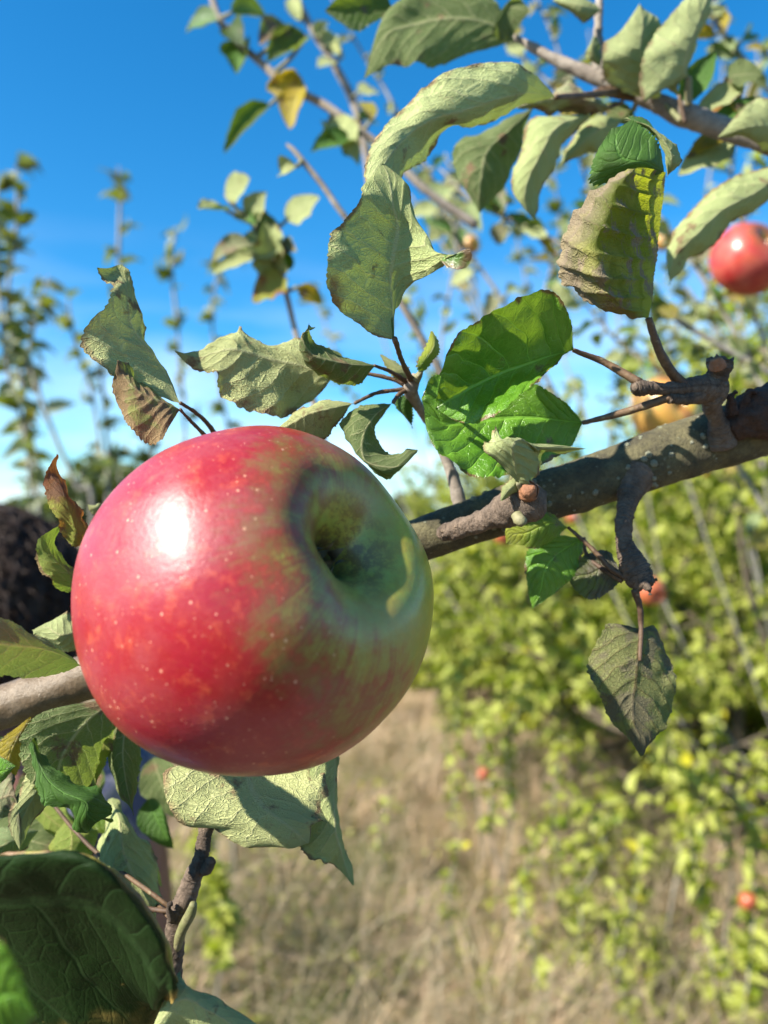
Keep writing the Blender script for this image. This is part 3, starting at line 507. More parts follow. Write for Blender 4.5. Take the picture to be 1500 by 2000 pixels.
HU([(1560, 310, 300), [(1470, 328, 292), (1482, 372, 290), (1502, 402, 296)], [(1390, 368, 286), (1412, 410, 284), (1442, 442, 292)], [(1330, 428, 284), (1356, 462, 281), (1388, 500, 290)], [(1298, 492, 284), (1320, 502, 282), (1344, 522, 288)], (1308, 558, 286)], 'palegreen', seed=38, nu=90, crinkle=.001)
HU([(1155, 222, 300), [(1045, 216, 288), (1090, 246, 285), (1130, 262, 294)], [(1018, 282, 284), (1056, 302, 282), (1098, 312, 290)], [(998, 342, 284), (1030, 356, 282), (1070, 366, 288)], [(1004, 388, 285), (1026, 398, 284), (1056, 406, 288)], (1046, 430, 287)], 'palegreen', seed=39, nu=80, pet=[(1155, 222, 300, 8), (1215, 200, 320, 9)])
HU([(1218, 232, 315), [(1160, 222, 306), (1166, 256, 304), (1184, 290, 308)], [(1116, 270, 304), (1132, 286, 303), (1142, 304, 306)], (1092, 324, 305)], 'palegreen', seed=40, nu=60)
HU([(1040, 212, 318), [(962, 236, 310), (985, 262, 308), (1034, 252, 316)], [(893, 272, 306), (950, 300, 306), (1024, 306, 314)], [(893, 340, 306), (938, 362, 305), (988, 372, 312)], (936, 416, 308)], 'shade', seed=41, nu=70)
HU([(1210, 216, 300), [(1132, 162, 296), (1140, 194, 292), (1132, 226, 298)], [(1062, 168, 294), (1066, 194, 290), (1060, 222, 296)], (1008, 208, 294)], 'dry', seed=42, nu=70, crinkle=.002)
HU([(1175, 20, 322), [(1120, -30, 318), (1130, 10, 316), (1140, 38, 318)], (1075, 0, 318)], 'soft', seed=43, nu=40)
HU([(1172, 130, 320), [(1140, 105, 318), (1156, 92, 316), (1178, 85, 320)], (1160, 70, 318)], 'soft', seed=44, nu=30)
HU([(1178, 128, 324), [(1184, 132, 324), (1195, 120, 322), (1190, 100, 324)], (1205, 138, 324)], 'deep', seed=45, nu=30, nv=9)
for i, (b_, t_, wd, mt, fc) in enumerate([((1450, 165), (1355, 218), 40, 'soft', 'under'), ((1330, 205), (1400, 95), 60, 'deep', 'top'), ((1180, 205), (1250, 245), 40, 'shade', 'under'), ((1410, 265), (1345, 300), 40, 'yellow', 'top'), ((1430, 270), (1330, 330), 60, 'soft', 'under'),
        ((1245, 190), (1290, 30), 66, 'shade', 'top'), ((1420, 150), (1490, 140), 60, 'shade', 'under'), ((1465, 250), (1430, 200), 45, 'yellow', 'top'), ((1380, 260), (1480, 180), 40, 'deep', 'top')]):
    pleaf(U, (*b_, 335), (*t_, 330), wd, mt, fc, seed=50+i, pet=(b_[0]-8, b_[1]+25, 340), cup=.4)
# ---------------------------------------------------------------- lower left: knobbly twig and its leaves
T = empty('apple_twig', tuple(P(330, 2100, .205)), 'knobbly brown twig rising from below the large apple with drooping leaves', 'twig')
HT = lambda *a, **k: hero(T, *a, **k)
spur('limb', T, [(300, 2090, 205, 46), (330, 1960, 206, 42), (338, 1870, 206, 38), (345, 1800, 206, 40), (362, 1755, 206, 42), (376, 1715, 206, 36), (388, 1690, 206, 34), (396, 1650, 207, 28), (404, 1610, 209, 26), (420, 1540, 216, 26), (450, 1440, 228, 30), (470, 1330, 235, 36), (475, 1240, 236, 40)], n=240, seed=3, ring=.0002, bump=.0003, bfreq=350)
spur('bud', T, [(398, 1702, 205, 18), (408, 1690, 203, 24), (410, 1680, 202, 16)], n=14, sides=12, seed=2, bump=.0004)
spur('bud', T, [(336, 1795, 204, 16), (330, 1775, 202, 14), (334, 1762, 202, 7)], n=12, sides=10, seed=2)
spur('side_twig', T, [(345, 1850, 205, 20), (356, 1815, 203, 20), (372, 1785, 202, 22), (378, 1765, 201, 14)], 'petgreen', n=24, sides=14, ring=0, bump=.0001)
# pale pair right under the apple
HT([(470, 1450, 222), [(360, 1470, 205), (480, 1490, 214), (600, 1470, 212)], [(333, 1530, 198), (490, 1535, 208), (630, 1520, 206)], [(342, 1592, 196), (510, 1570, 203), (628, 1560, 202)], [(400, 1630, 196), (545, 1600, 200), (618, 1590, 199)], [(462, 1662, 198), (575, 1622, 199), (612, 1615, 198)], [(540, 1664, 199), (590, 1638, 199), (608, 1628, 199)], (603, 1648, 199)],
   'pale', seed=61, nu=110, nv=45, crinkle=.0007, qa=.35, saw=.0006, sawn=36, label='broad pale leaf tucked under the apple')
HT([(650, 1450, 216), [(612, 1480, 210), (655, 1500, 213), (660, 1490, 214)], [(612, 1560, 206), (652, 1560, 208), (664, 1555, 213)], [(588, 1645, 204), (655, 1620, 205), (674, 1610, 212)], [(598, 1668, 204), (666, 1660, 206), (685, 1650, 211)], [(650, 1682, 205), (676, 1690, 207), (692, 1690, 210)], (688, 1730, 208)],
   'palegreen', seed=62, nu=90, nv=29, crinkle=.001)
# leaves left of the twig
HT([(240, 1360, 222), [(110, 1380, 205), (180, 1400, 212), (235, 1410, 216)], [(68, 1420, 198), (145, 1440, 206), (215, 1450, 212)], [(66, 1480, 196), (122, 1480, 203), (200, 1500, 210)], [(84, 1530, 196), (112, 1525, 202), (180, 1540, 208)], [(120, 1562, 198), (130, 1560, 200), (165, 1570, 204)], (150, 1578, 200)], 'shade', seed=63, nu=90, nv=33, crinkle=.001)
HT([(66, 1440, 194), [(58, 1462, 190), (70, 1470, 190), (82, 1480, 192)], [(72, 1520, 188), (88, 1518, 187), (102, 1510, 190)], [(98, 1556, 187), (122, 1548, 185), (142, 1536, 190)], [(140, 1576, 187), (165, 1566, 184), (188, 1552, 190)], [(140, 1616, 188), (172, 1592, 184), (206, 1574, 190)], [(170, 1626, 189), (190, 1606, 186), (214, 1592, 190)]], 'deep', face='top', seed=64, nu=70, crinkle=.0012)
HT([(160, 1600, 190), [(180, 1588, 188), (185, 1592, 187), (190, 1600, 188)], (222, 1604, 189)], 'lime', seed=65, nu=30, nv=9)
HT([(290, 1400, 228), [(222, 1400, 220), (250, 1420, 219), (284, 1440, 222)], [(204, 1440, 217), (240, 1470, 215), (284, 1490, 220)], [(206, 1500, 215), (245, 1520, 214), (278, 1530, 218)], [(225, 1550, 214), (252, 1555, 213), (268, 1560, 216)], (262, 1594, 214)], 'shade', seed=66, nu=70)
HT([(235, 1390, 224), [(180, 1440, 218), (196, 1450, 216), (222, 1440, 218)], [(166, 1490, 216), (180, 1490, 214), (205, 1500, 216)], [(172, 1525, 215), (186, 1525, 214), (200, 1530, 216)], (184, 1560, 214)], 'lime', seed=67, nu=60, crinkle=.0014)
HT([(120, 1440, 216), [(70, 1480, 208), (95, 1490, 208), (112, 1500, 212)], [(36, 1560, 204), (70, 1550, 206), (104, 1560, 210)], [(22, 1610, 204), (45, 1600, 206), (75, 1605, 210)], (38, 1660, 205)], 'pale', seed=68, nu=70)
HT([(60, 1400, 222), [(10, 1440, 216), (28, 1450, 216), (44, 1450, 218)], [(-10, 1490, 214), (10, 1500, 214), (36, 1500, 216)], (10, 1540, 214)], 'yellow', seed=69, nu=50, face='top')
HT([(-60, 1500, 190), [(-40, 1480, 188), (-20, 1510, 186), (-30, 1550, 188)], [(0, 1480, 186), (8, 1505, 185), (0, 1530, 186)], (32, 1496, 186)], 'green', face='top', seed=70, nu=50)
HT([(-60, 1560, 210), [(-20, 1510, 208), (-5, 1560, 206), (-20, 1600, 208)], [(28, 1530, 206), (30, 1560, 205), (20, 1600, 206)], (42, 1640, 206)], 'dry', seed=71, nu=50)
HT([(215, 1560, 236), [(178, 1640, 226), (232, 1600, 226), (275, 1610, 230)], [(172, 1700, 220), (240, 1660, 222), (312, 1670, 228)], [(205, 1740, 218), (262, 1715, 220), (325, 1730, 226)], [(262, 1770, 218), (290, 1762, 220), (318, 1772, 224)], (300, 1800, 221)], 'palegreen', seed=72, nu=90, nv=33, crinkle=.0012)
HT([(130, 1600, 240), [(90, 1640, 236), (140, 1640, 234), (190, 1620, 238)], [(80, 1700, 234), (130, 1700, 232), (180, 1690, 236)], (120, 1760, 236)], 'lime', seed=73, nu=50)
HT([(80, 1620, 240), [(20, 1610, 234), (30, 1640, 232), (50, 1670, 236)], [(-40, 1640, 230), (-30, 1670, 230), (-20, 1700, 232)], (-80, 1700, 232)], 'green', face='under', seed=74, nu=50)
# big broad leaf in front with shade put into its colour, its rolled golden rim, and neighbours nearer the lens
FG = empty('apple_twig', tuple(P(-200, 2300, .15)), 'broad green leaf painted dark for shade with a golden brown rim in the bottom left corner', 'leaf')
E = [(-240, 1760, 190, -120), (-120, 1712, 160, 60), (20, 1690, 146, 200), (140, 1686, 142, 290), (222, 1732, 142, 330), (280, 1803, 144, 338), (312, 1855, 146, 338)]
rows = [(-300, 1960, 200)]
for i, (a, b_, d_, xr_) in enumerate(E):
    lip = (a+7+3*i % 5, b_-14-(i % 3)*3, d_+9); k_ = (1915-b_)*.5
    rows.append([lip, (a+2, b_, d_), (a*.62+xr_*.38-20, b_+(2150-b_)*.38, d_+22), (xr_-20, 2300-60*i, d_+46)])
rows += [[(334, 1890, 157), (330, 1892, 150), (332, 1915, 152), (336, 1960, 158)], (342, 1925, 154)]
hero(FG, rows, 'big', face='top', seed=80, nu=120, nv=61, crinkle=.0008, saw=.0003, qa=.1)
mk = MT('leaf_rim'); RIM = mk.done(mk.pbr(mk.mix(mk.rng(mk.noise(mk.coord(), 120., 4.), .4, .6), (.24, .22, .035), (.17, .10, .045)), .55, mk.bump(mk.noise(mk.coord(), 500., 4.), .5, .001)))
pp = LASTG[0][6:-1:4, 0]; V, Fc, uv = tube_arrays(pp, [.0004, .0005, .0007, .0006, .0009, .0011, .0008, .0006, .0003], n=len(pp)*5, sides=10, bump=.0003, bfreq=240); r_ = mesh('rolled_rim', V, Fc, RIM, FG, tuple(pp[0]), uv)
hero(FG, [(-120, 2100, 104), [(-60, 1850, 104), (-40, 1980, 104), (-30, 2100, 106)], [(10, 1835, 103), (20, 1940, 104), (10, 2060, 106)], (72, 1985, 105)], 'green', face='top', seed=81, nu=50, label='bright green blurred leaf tip')
hero(FG, [(250, 2120, 170), [(330, 1900, 172), (340, 1960, 168), (330, 2040, 170)], [(400, 1925, 172), (410, 1975, 168), (400, 2040, 170)], [(470, 1975, 172), (470, 2010, 170), (460, 2050, 170)], (540, 2030, 172)], 'soft', seed=82, nu=60, saw=.0003, label='pale green leaf')
# ---------------------------------------------------------------- blurred twigs of the upper left
def twig(name, label, limb, leaves, mat='twig', seed=0, group=None, sides=12, face='under', wk=1.42):
    """limb: [(px,py,mm,width px)]; leaves: [(base),(tip),width px,mat,face]"""
    p, r = pxpath(limb); r = [q*.70 for q in r]; t = empty(name, tuple(p[0]), label, 'twig', group)
    V, Fc, uv = tube_arrays(p, r, sides=sides, n=len(p)*10, bump=r[0]*.12, bfreq=90, seed=seed); mesh('limb', V, Fc, BARK[mat], t, None, uv)
    for i, lf in enumerate(leaves):
        b_, t_, wd, mt, fc = lf[:5]; D = limb[0][2]; pc = np.array([(a, b, c) for a, b, c, d in limb]); k = ((pc[:, :2]-np.array(b_))**2).sum(1).argmin(); D = pc[k, 2]; j = np.clip(k, 0, len(pc)-1)
        near = catmull(pc, 60); kk = ((near[:, :2]-np.array(b_))**2).sum(1).argmin(); q = near[kk]
        pleaf(t, (*b_, D-6+rng.uniform(-8, 8)), (*t_, D-6+rng.uniform(-20, 20)), wd*wk, mt, fc, nhint=(rng.uniform(-.5, .3), -1, rng.uniform(-.2, .7)), cup=rng.uniform(.3, .8), droop=rng.uniform(.0, .3), seed=seed*20+i, pet=tuple(q), nu=24, nv=9, petr=.0011*D/500+.0003, saw=.0007)
    return t
twig('apple_twig', 'pale twig slanting down from the top edge into open sky, with one yellow leaf', [(405, -40, 540, 16), (425, 30, 535, 20), (455, 75, 530, 20), (505, 118, 525, 22), (560, 168, 520, 22), (625, 200, 515, 24), (700, 252, 512, 22), (760, 300, 512, 22), (830, 370, 512, 24), (930, 440, 512, 24)],
     [((425, 40), (355, 50), 44, 'soft', 'top'), ((452, 25), (525, 20), 50, 'soft', 'top'), ((450, 50), (470, 78), 40, 'shade', 'top'), ((475, 85), (462, 142), 60, 'deep', 'top'), ((560, 50), (508, 80), 50, 'brownish', 'top'), ((600, 70), (520, 120), 60, 'shade', 'top'), ((598, 178), (520, 170), 60, 'yellow', 'top'), ((590, 170), (562, 246), 52, 'yellow', 'top'), ((527, 205), (432, 290), 50, 'deep', 'top'),
      ((640, 240), (700, 300), 50, 'soft', 'under'), ((690, 270), (608, 290), 46, 'deep', 'top'), ((700, 262), (668, 305), 34, 'palegreen', 'top'), ((725, 235), (700, 190), 26, 'yellow', 'under')], seed=2)
twig('apple_twig', 'thin pale twig crossing behind the yellow leaf near the top edge', [(560, -50, 700, 16), (590, 20, 695, 20), (620, 75, 690, 20), (655, 130, 690, 22), (690, 200, 690, 22), (715, 300, 690, 22), (725, 380, 690, 24)],
     [((585, 40), (565, -20), 24, 'soft', 'under'), ((615, 70), (640, 40), 20, 'soft', 'under'), ((635, 90), (655, 60), 30, 'soft', 'under'), ((650, 120), (622, 122), 24, 'soft', 'under'), ((670, 110), (640, 75), 22, 'soft', 'under'), ((700, 180), (745, 170), 28, 'soft', 'under'), ((700, 230), (740, 240), 30, 'deep', 'top')], seed=3)
twig('bare_twig', 'bare pale twig slanting through open blue sky above the apple', [(560, 282, 420, 8), (575, 295, 420, 14), (600, 325, 420, 16), (630, 362, 420, 16), (660, 405, 420, 16), (690, 445, 422, 18), (740, 520, 426, 20), (800, 620, 430, 20), (880, 760, 440, 24)], [((578, 325), (536, 335), 32, 'soft', 'under')], seed=4)
twig('apple_shoot', 'shoot with a tuft of curled pale leaves and two orange ones against the sky', [(478, 420, 480, 10), (500, 450, 480, 12), (530, 500, 480, 14), (555, 560, 480, 16), (575, 640, 480, 16), (600, 740, 480, 18), (640, 900, 480, 20), (660, 1100, 480, 24)],
     [((440, 380), (488, 348), 34, 'soft', 'under'), ((440, 410), (388, 404), 40, 'soft', 'under'), ((490, 425), (515, 375), 34, 'soft', 'under'), ((560, 430), (622, 382), 40, 'soft', 'under'), ((500, 440), (455, 420), 34, 'deep', 'top'), ((500, 450), (545, 440), 40, 'shade', 'under'), ((490, 480), (405, 500), 40, 'dry', 'under'), ((500, 500), (412, 530), 28, 'soft', 'under'),
      ((535, 505), (490, 440), 60, 'soft', 'under'), ((540, 540), (515, 440), 56, 'palegreen', 'under'), ((545, 500), (570, 480), 40, 'dry', 'under'), ((560, 545), (488, 580), 46, 'red', 'under'), ((580, 560), (630, 592), 34, 'yellow', 'top'), ((560, 530), (540, 480), 40, 'shade', 'top')], seed=5)
# ---------------------------------------------------------------- bulk foliage for things farther off
def bulk_mat(name, cols, trans=.4, under=None, rough=.5):
    m = MT(name); r = m.geo('Random Per Island'); cr_ = m.n.new('ShaderNodeValToRGB'); m.L(r, cr_.inputs[0]); e = cr_.color_ramp; e.interpolation = 'CONSTANT'
    while len(e.elements) < len(cols): e.elements.new(.5)
    for i, (p_, c) in enumerate(cols): e.elements[i].position = p_; e.elements[i].color = (*c, 1)
    c = m.mix(m.math('MULTIPLY', m.noise(m.coord(), 60., 3.), .5), cr_.outputs[0], tuple(np.array(cols[0][1])*.7))
    top = c; c = m.mix(m.geo('Backfacing'), c, under) if under else c
    p = m.pbr(c, rough, None, .4); tr = m.n.new('ShaderNodeBsdfTranslucent'); m.set(tr.inputs[0], m.mix(.6, top, (.34, .42, .03)))
    ms_ = m.n.new('ShaderNodeMixShader'); ms_.inputs[0].default_value = trans; m.L(p, ms_.inputs[1]); m.L(tr.outputs[0], ms_.inputs[2]); return m.done(ms_.outputs[0])
B_BUSH = bulk_mat('foliage_yellow_green', [(0, (0.251, 0.320, 0.024)), (.3, (0.359, 0.417, 0.032)), (.55, (0.180, 0.249, 0.024)), (.72, (0.448, 0.453, 0.048)), (.88, (0.645, 0.567, 0.040)), (.955, (0.377, 0.256, 0.096))], under=(0.414, 0.443, 0.096), trans=.5)
B_GREY = bulk_mat('foliage_grey_green', [(0, (0.087, 0.124, 0.019)), (.35, (0.056, 0.093, 0.012)), (.6, (0.161, 0.186, 0.043)), (.85, (0.248, 0.254, 0.093)), (.95, (0.279, 0.236, 0.025))], under=(0.285, 0.304, 0.186), trans=.3)
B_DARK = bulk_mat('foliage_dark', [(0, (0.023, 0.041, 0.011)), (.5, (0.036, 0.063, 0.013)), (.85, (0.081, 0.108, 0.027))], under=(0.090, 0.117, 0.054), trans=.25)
def leaf_template():
    us = (0., .3, .7, 1.); wv = (0., .9, .72, 0.); V = []; Fc = []
    V.append((0, 0, 0))
    for u, w_ in zip(us[1:3], wv[1:3]): V += [(u, -w_/2, .10*w_), (u, 0, 0), (u, w_/2, .10*w_)]
    V.append((1, 0, -.06)); V = np.array(V)
    Fc = [(0, 2, 1), (0, 3, 2), (1, 2, 5, 4), (2, 3, 6, 5), (4, 5, 7), (5, 6, 7)]
    return V, Fc
LT, LF = leaf_template(); LF3 = [f for f in LF]
def bulk_leaves(name, pos, dirs, size, mat, parent, nrm=None, aspect=.62, curl=.3):
    n = len(pos); pos = np.asarray(pos); dirs = np.asarray(dirs, float); dirs /= np.linalg.norm(dirs, axis=1)[:, None]+1e-9
    nr = rng.normal(size=(n, 3))*.7+np.array((0, 0, .8)) if nrm is None else nrm
    nr -= dirs*(nr*dirs).sum(1)[:, None]; nr /= np.linalg.norm(nr, axis=1)[:, None]+1e-9; sd = np.cross(nr, dirs)
    sz = np.asarray(size).reshape(-1, 1, 1)*np.ones((n, 1, 1)); cu = rng.uniform(0, curl*2, (n, 1, 1))
    Z = LT[None, :, 2:3]*(1+rng.uniform(0, 4, (n, 1, 1)))-cu*LT[None, :, 0:1]**2
    V = pos[:, None]+sz*(dirs[:, None]*LT[None, :, 0:1]+sd[:, None]*LT[None, :, 1:2]*aspect+nr[:, None]*Z)
    k = len(LT); Fc = [tuple(i*k+a for a in f) for i in range(n) for f in LF]
    return mesh(name, V.reshape(-1, 3), Fc, mat, parent, None, smooth=True)
def grow(base, height, spread, seed, nmain=6, levels=3, r0=.03, upright=.5, low=.25, lean=(0, 0)):
    """branch polylines [(pts, r0, r1, level)]"""
    g = np.random.default_rng(seed); out = []; base = np.array(base, float)
    th = height*.35; tr = [base+np.array((lean[0]*k*th/4+g.normal()*.015, lean[1]*k*th/4+g.normal()*.015, k*th/4)) for k in range(5)]; out.append((tr, r0, r0*.7, 0))
    def rec(p, d, ln, r, lev):
        pts = [p]; q = p.copy(); dd = d/np.linalg.norm(d)
        for k in range(5):
            dd = dd+g.normal(size=3)*.16+np.array((0, 0, .10*upright)); dd /= np.linalg.norm(dd); q = q+dd*ln/5; pts.append(q.copy())
        out.append((pts, r, r*.45, lev))
        if lev < levels:
            for k in range(g.integers(3, 6)):
                t = g.uniform(.25, 1.); i = min(4, int(t*5)); pp = pts[i]+(pts[i+1]-pts[i])*(t*5-i if t < 1 else 1)
                nd = dd*.6+g.normal(size=3)*.75+np.array((0, 0, upright*.6)); rec(pp, nd, ln*g.uniform(.45, .8), r*.5, lev+1)
    for k in range(nmain):
        a = k*2.4+g.uniform(-.4, .4); t = g.uniform(low, 1.); p = tr[0]+(tr[-1]-tr[0])*t
        rec(p, np.array((math.cos(a)*spread, math.sin(a)*spread, upright+g.uniform(-.2, .5))), height*.42*g.uniform(.8, 1.2), r0*.55, 1)
    return out
def tree(name, label, base, height, spread, seed, leafn, leafsz, mat, group=None, cat='tree', nmain=6, levels=3, r0=.03, upright=.5, low=.25, bark='old', droop=.2, box=None, lean=(0, 0), cut=None):
    t = empty(name, tuple(base), label, cat, group); segs = grow(base, height, spread, seed, nmain, levels, r0, upright, low, lean); g = np.random.default_rng(seed+100); mt = MB(); mb = MB(); pos = []; dr = []
    for pts, ra, rb, lev in segs:
        V, Fc, uv = tube_arrays(pts, [ra, rb], n=9 if lev < 2 else 7, sides=10 if lev == 0 else (7 if lev == 1 else 5), bump=ra*.1 if lev < 2 else 0, bfreq=18, seed=seed); (mt if lev == 0 else mb).add(V, Fc, uv)
    mt.build('trunk', BARK[bark], t); mb.build('branches', BARK[bark if levels > 2 else 'shoot'], t)
    tw = [s_ for s_ in segs if s_[3] >= max(1, levels-1)]; wts = np.array([1.+(s_[3] == levels)*1.5 for s_ in tw]); ix = g.choice(len(tw), leafn, p=wts/wts.sum())
    for i in ix:
        pts = tw[i][0]; t_ = g.uniform(.08, 5.); k = min(4, int(t_)); a = pts[k]; b_ = pts[k+1]; p = a+(b_-a)*(t_-k); d = (b_-a)/np.linalg.norm(b_-a)*.5+g.normal(size=3)*.7; d[2] += .1-droop
        pos.append(p+d*.01); dr.append(d)
    pos = np.array(pos); dr = np.array(dr)
    keep = pos[:, 2] > .04; pos, dr = pos[keep], dr[keep]
    bulk_leaves('crown', pos, dr, leafsz*g.uniform(.55, 1.25, len(pos)), mat, t)
    return t, segs
BG = 'apple trees of the row behind the branch'
trees = [((1.5, 2.45), 2.45, 1.0, 11, 6500, .042), ((.98, 4.0), 2.0, 1.25, 12, 10000, .045), ((2.2, 3.8), 3.2, 1.2, 13, 14000, .052), ((.62, 5.8), 1.95, 1.2, 14, 7000, .058), ((3.4, 5.2), 3.2, 1.2, 15, 7000, .06), ((2.0, 6.4), 2.9, 1.3, 16, 8000, .06), ((1.52, 3.35), 2.95, 1.1, 19, 12000, .05), ((1.2, 5.0), 2.6, 1.2, 20, 9000, .055), ((2.9, 4.6), 3.8, 1.2, 21, 10000, .055), ((3.4, 8.5), 3.2, 1.2, 17, 4000, .07), ((.9, 8.6), 2.4, 1.2, 18, 4000, .07)]
LBT = ['nearest yellow green apple bush at the right edge, its low twigs over the dark shade', 'yellow green apple bush just right of the large apple, behind the hanging leaf', 'tall yellow green apple tree behind the cut spur at the right', 'low apple bush seen directly beside the right edge of the large apple', 'apple tree at the far right edge behind the scorched leaf', 'apple tree showing between the two nearer bushes', 'apple tree whose top fills the gap under the red apple', 'apple tree seen under the thick branch between the hanging spur and the stub', 'tall apple tree behind the red apple at the right edge', 'distant apple tree at the right end of the row', 'distant apple tree behind the left end of the row']
for (xy, h_, sp, sd_, ln_, ls_), lb in zip(trees, LBT):
    tree('apple_tree', lb, (*xy, 0), h_, sp, sd_, ln_, ls_, B_BUSH, BG, nmain=9, levels=3, r0=.035, upright=.30, low=.05)
# sapling like lead shoots against the sky on the left
def shoot(px, label, group, D, pts, n, size, mat=None, r=.006, seed=0, toground=True, root=False):
    g = np.random.default_rng(seed); p = [P(a, b, D*dm) for a, b, dm in pts]
    if root:
        tb = min(trees, key=lambda t_: (t_[0][0]-p[-1][0])**2+(t_[0][1]-p[-1][1])**2); p.append(np.array((p[-1][0]*.4+tb[0][0]*.6, p[-1][1]*.4+tb[0][1]*.6, .75))); p.append(np.array((*tb[0], .4)))
    elif toground: p.append(np.array((p[-1][0]+g.normal()*.05, p[-1][1], p[-1][2]*.5))); p.append(np.array((p[-1][0]+g.normal()*.05, p[-1][1], -.02)))
    t = empty('apple_shoot', tuple(p[-1]), label, 'young tree', group); m_ = len(p)
    rk = .55 if root else .72
    V, Fc, uv = tube_arrays(p[::-1], [r*2.2*rk]+[r*1.3*rk]*(m_-2)+[r*.45], n=50, sides=7, bump=r*.12, bfreq=30, seed=seed); mesh('stem', V, Fc, BARK['shoot'], t, None, uv)
    C = catmull(np.array(p[:len(pts)]), 200); pos = []; dr = []
    for k in range(n):
        i = min(198, int((k+g.uniform(0, .8))/n*199)); a = k*2.4+g.uniform(-.5, .5); d = np.array((math.cos(a), math.sin(a)*.8, g.uniform(.1, .8)))
        for _ in range(g.integers(1, 4)): pos.append(C[i]); dr.append(d+g.normal(size=3)*.35)
    bulk_leaves('foliage', pos, np.array(dr), size*g.uniform(.6, 1.2, len(pos)), mat or B_GREY, t); return t
GS = 'young apple shoots standing against the sky on the left'
shoot(0, 'leafy apple shoot at the left edge', GS, 2.2, [(30, 328, 1), (34, 420, 1), (20, 520, 1), (15, 620, 1), (40, 740, 1), (62, 860, 1), (75, 980, 1)], 28, .072, seed=1)
shoot(0, 'leafy shoot half out of the frame at the left edge', GS, 2.0, [(-5, 360, 1), (-8, 480, 1), (0, 600, 1), (15, 720, 1), (50, 860, 1), (60, 1000, 1)], 24, .072, seed=2)
shoot(0, 'thin shoot with a bulging leafy side at the left edge', GS, 2.3, [(95, 540, 1), (70, 620, 1), (55, 700, 1), (48, 760, 1), (55, 860, 1)], 18, .072, seed=3, toground=True)
shoot(0, 'thin shoot above the upright curled leaf', GS, 2.4, [(232, 325, 1), (234, 400, 1), (232, 500, 1), (236, 560, 1), (200, 700, 1), (205, 820, 1), (210, 960, 1)], 13, .065, seed=4)
shoot(0, 'slender shoot leaning left of the upright curled leaf', GS, 2.6, [(132, 575, 1), (140, 640, 1), (165, 720, 1), (182, 780, 1), (195, 870, 1), (212, 980, 1)], 12, .068, seed=5)
shoot(0, 'slender shoot between the upright leaf and the wide one', GS, 2.8, [(342, 445, 1), (335, 520, 1), (345, 620, 1), (350, 700, 1), (360, 820, 1), (365, 960, 1)], 17, .07, seed=6)
shoot(0, 'faint shoot right of the slender one, above the wide pale leaf', GS, 3.0, [(445, 500, 1), (420, 560, 1), (415, 640, 1), (430, 760, 1), (450, 900, 1)], 15, .07, seed=7)
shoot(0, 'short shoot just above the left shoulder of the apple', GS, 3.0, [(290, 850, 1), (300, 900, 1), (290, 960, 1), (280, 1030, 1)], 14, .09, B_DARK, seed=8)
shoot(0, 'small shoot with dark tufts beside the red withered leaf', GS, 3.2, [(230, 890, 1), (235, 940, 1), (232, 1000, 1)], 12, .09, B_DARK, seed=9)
shoot(0, 'bare leaning stem crossing the pale sky above the dark hair', GS, 2.0, [(52, 700, 1), (80, 780, 1), (110, 860, 1), (150, 950, 1), (180, 1010, 1)], 2, .06, seed=10)
# fainter shoots behind the branch in the middle and right of the sky
GM = 'thin shoots of the trees behind, seen between the leaves'
k = 0
for (a, b, c_, d_, D, nl, lb) in [(700, 180, 760, 700, 2.0, 12, 'pale shoot passing behind the large S shaped leaf'), (860, 420, 940, 620, 1.6, 14, 'pale shoot between the S shaped leaf and the glossy leaf'), (790, 560, 850, 760, 1.8, 10, 'pale twig rising just above the small bud leaf'),
        (1000, 420, 1060, 800, 1.7, 22, 'leafy shoot behind the gap above the glossy leaf'), (1080, 330, 1100, 700, 1.9, 26, 'leafy shoot left of the scorched leaf'), (1150, 60, 1190, 520, 2.2, 14, 'faint shoot above the scorched leaf'), (1410, 30, 1380, 560, 1.6, 20, 'shoot behind the drooping leaf at the right'),
        (1330, 520, 1300, 800, 1.5, 26, 'leafy shoot right of the scorched leaf stalk'), (1480, 90, 1450, 640, 1.4, 24, 'shoot rising at the right edge beside the red apple'), (960, 600, 980, 900, 2.6, 20, 'faint shoot hidden mostly by the glossy leaf'), (1230, 600, 1200, 900, 2.0, 34, 'leafy shoot behind the cut spur'), (1440, 560, 1420, 900, 1.5, 34, 'yellowing leafy shoot below the red apple'), (880, 380, 900, 520, 1.3, 10, 'shoot with a few leaves near the small peach coloured fruit'), (600, 560, 700, 800, 2.4, 16, 'faint shoot above the group of pale leaves')]:
    k += 1; DS = 1.5 if a > 1050 else 1.9
    shoot(0, lb, GM, D*DS, [(a, b, 1), (a+(c_-a)*.3+8, b+(d_-b)*.33, 1), (a+(c_-a)*.7-8, b+(d_-b)*.66, 1), (c_, d_, 1)], int(nl*.8), .042+.008*D*DS, B_GREY if k % 3 else B_BUSH, r=.0032+.001*D*DS, seed=40+k, root=True)
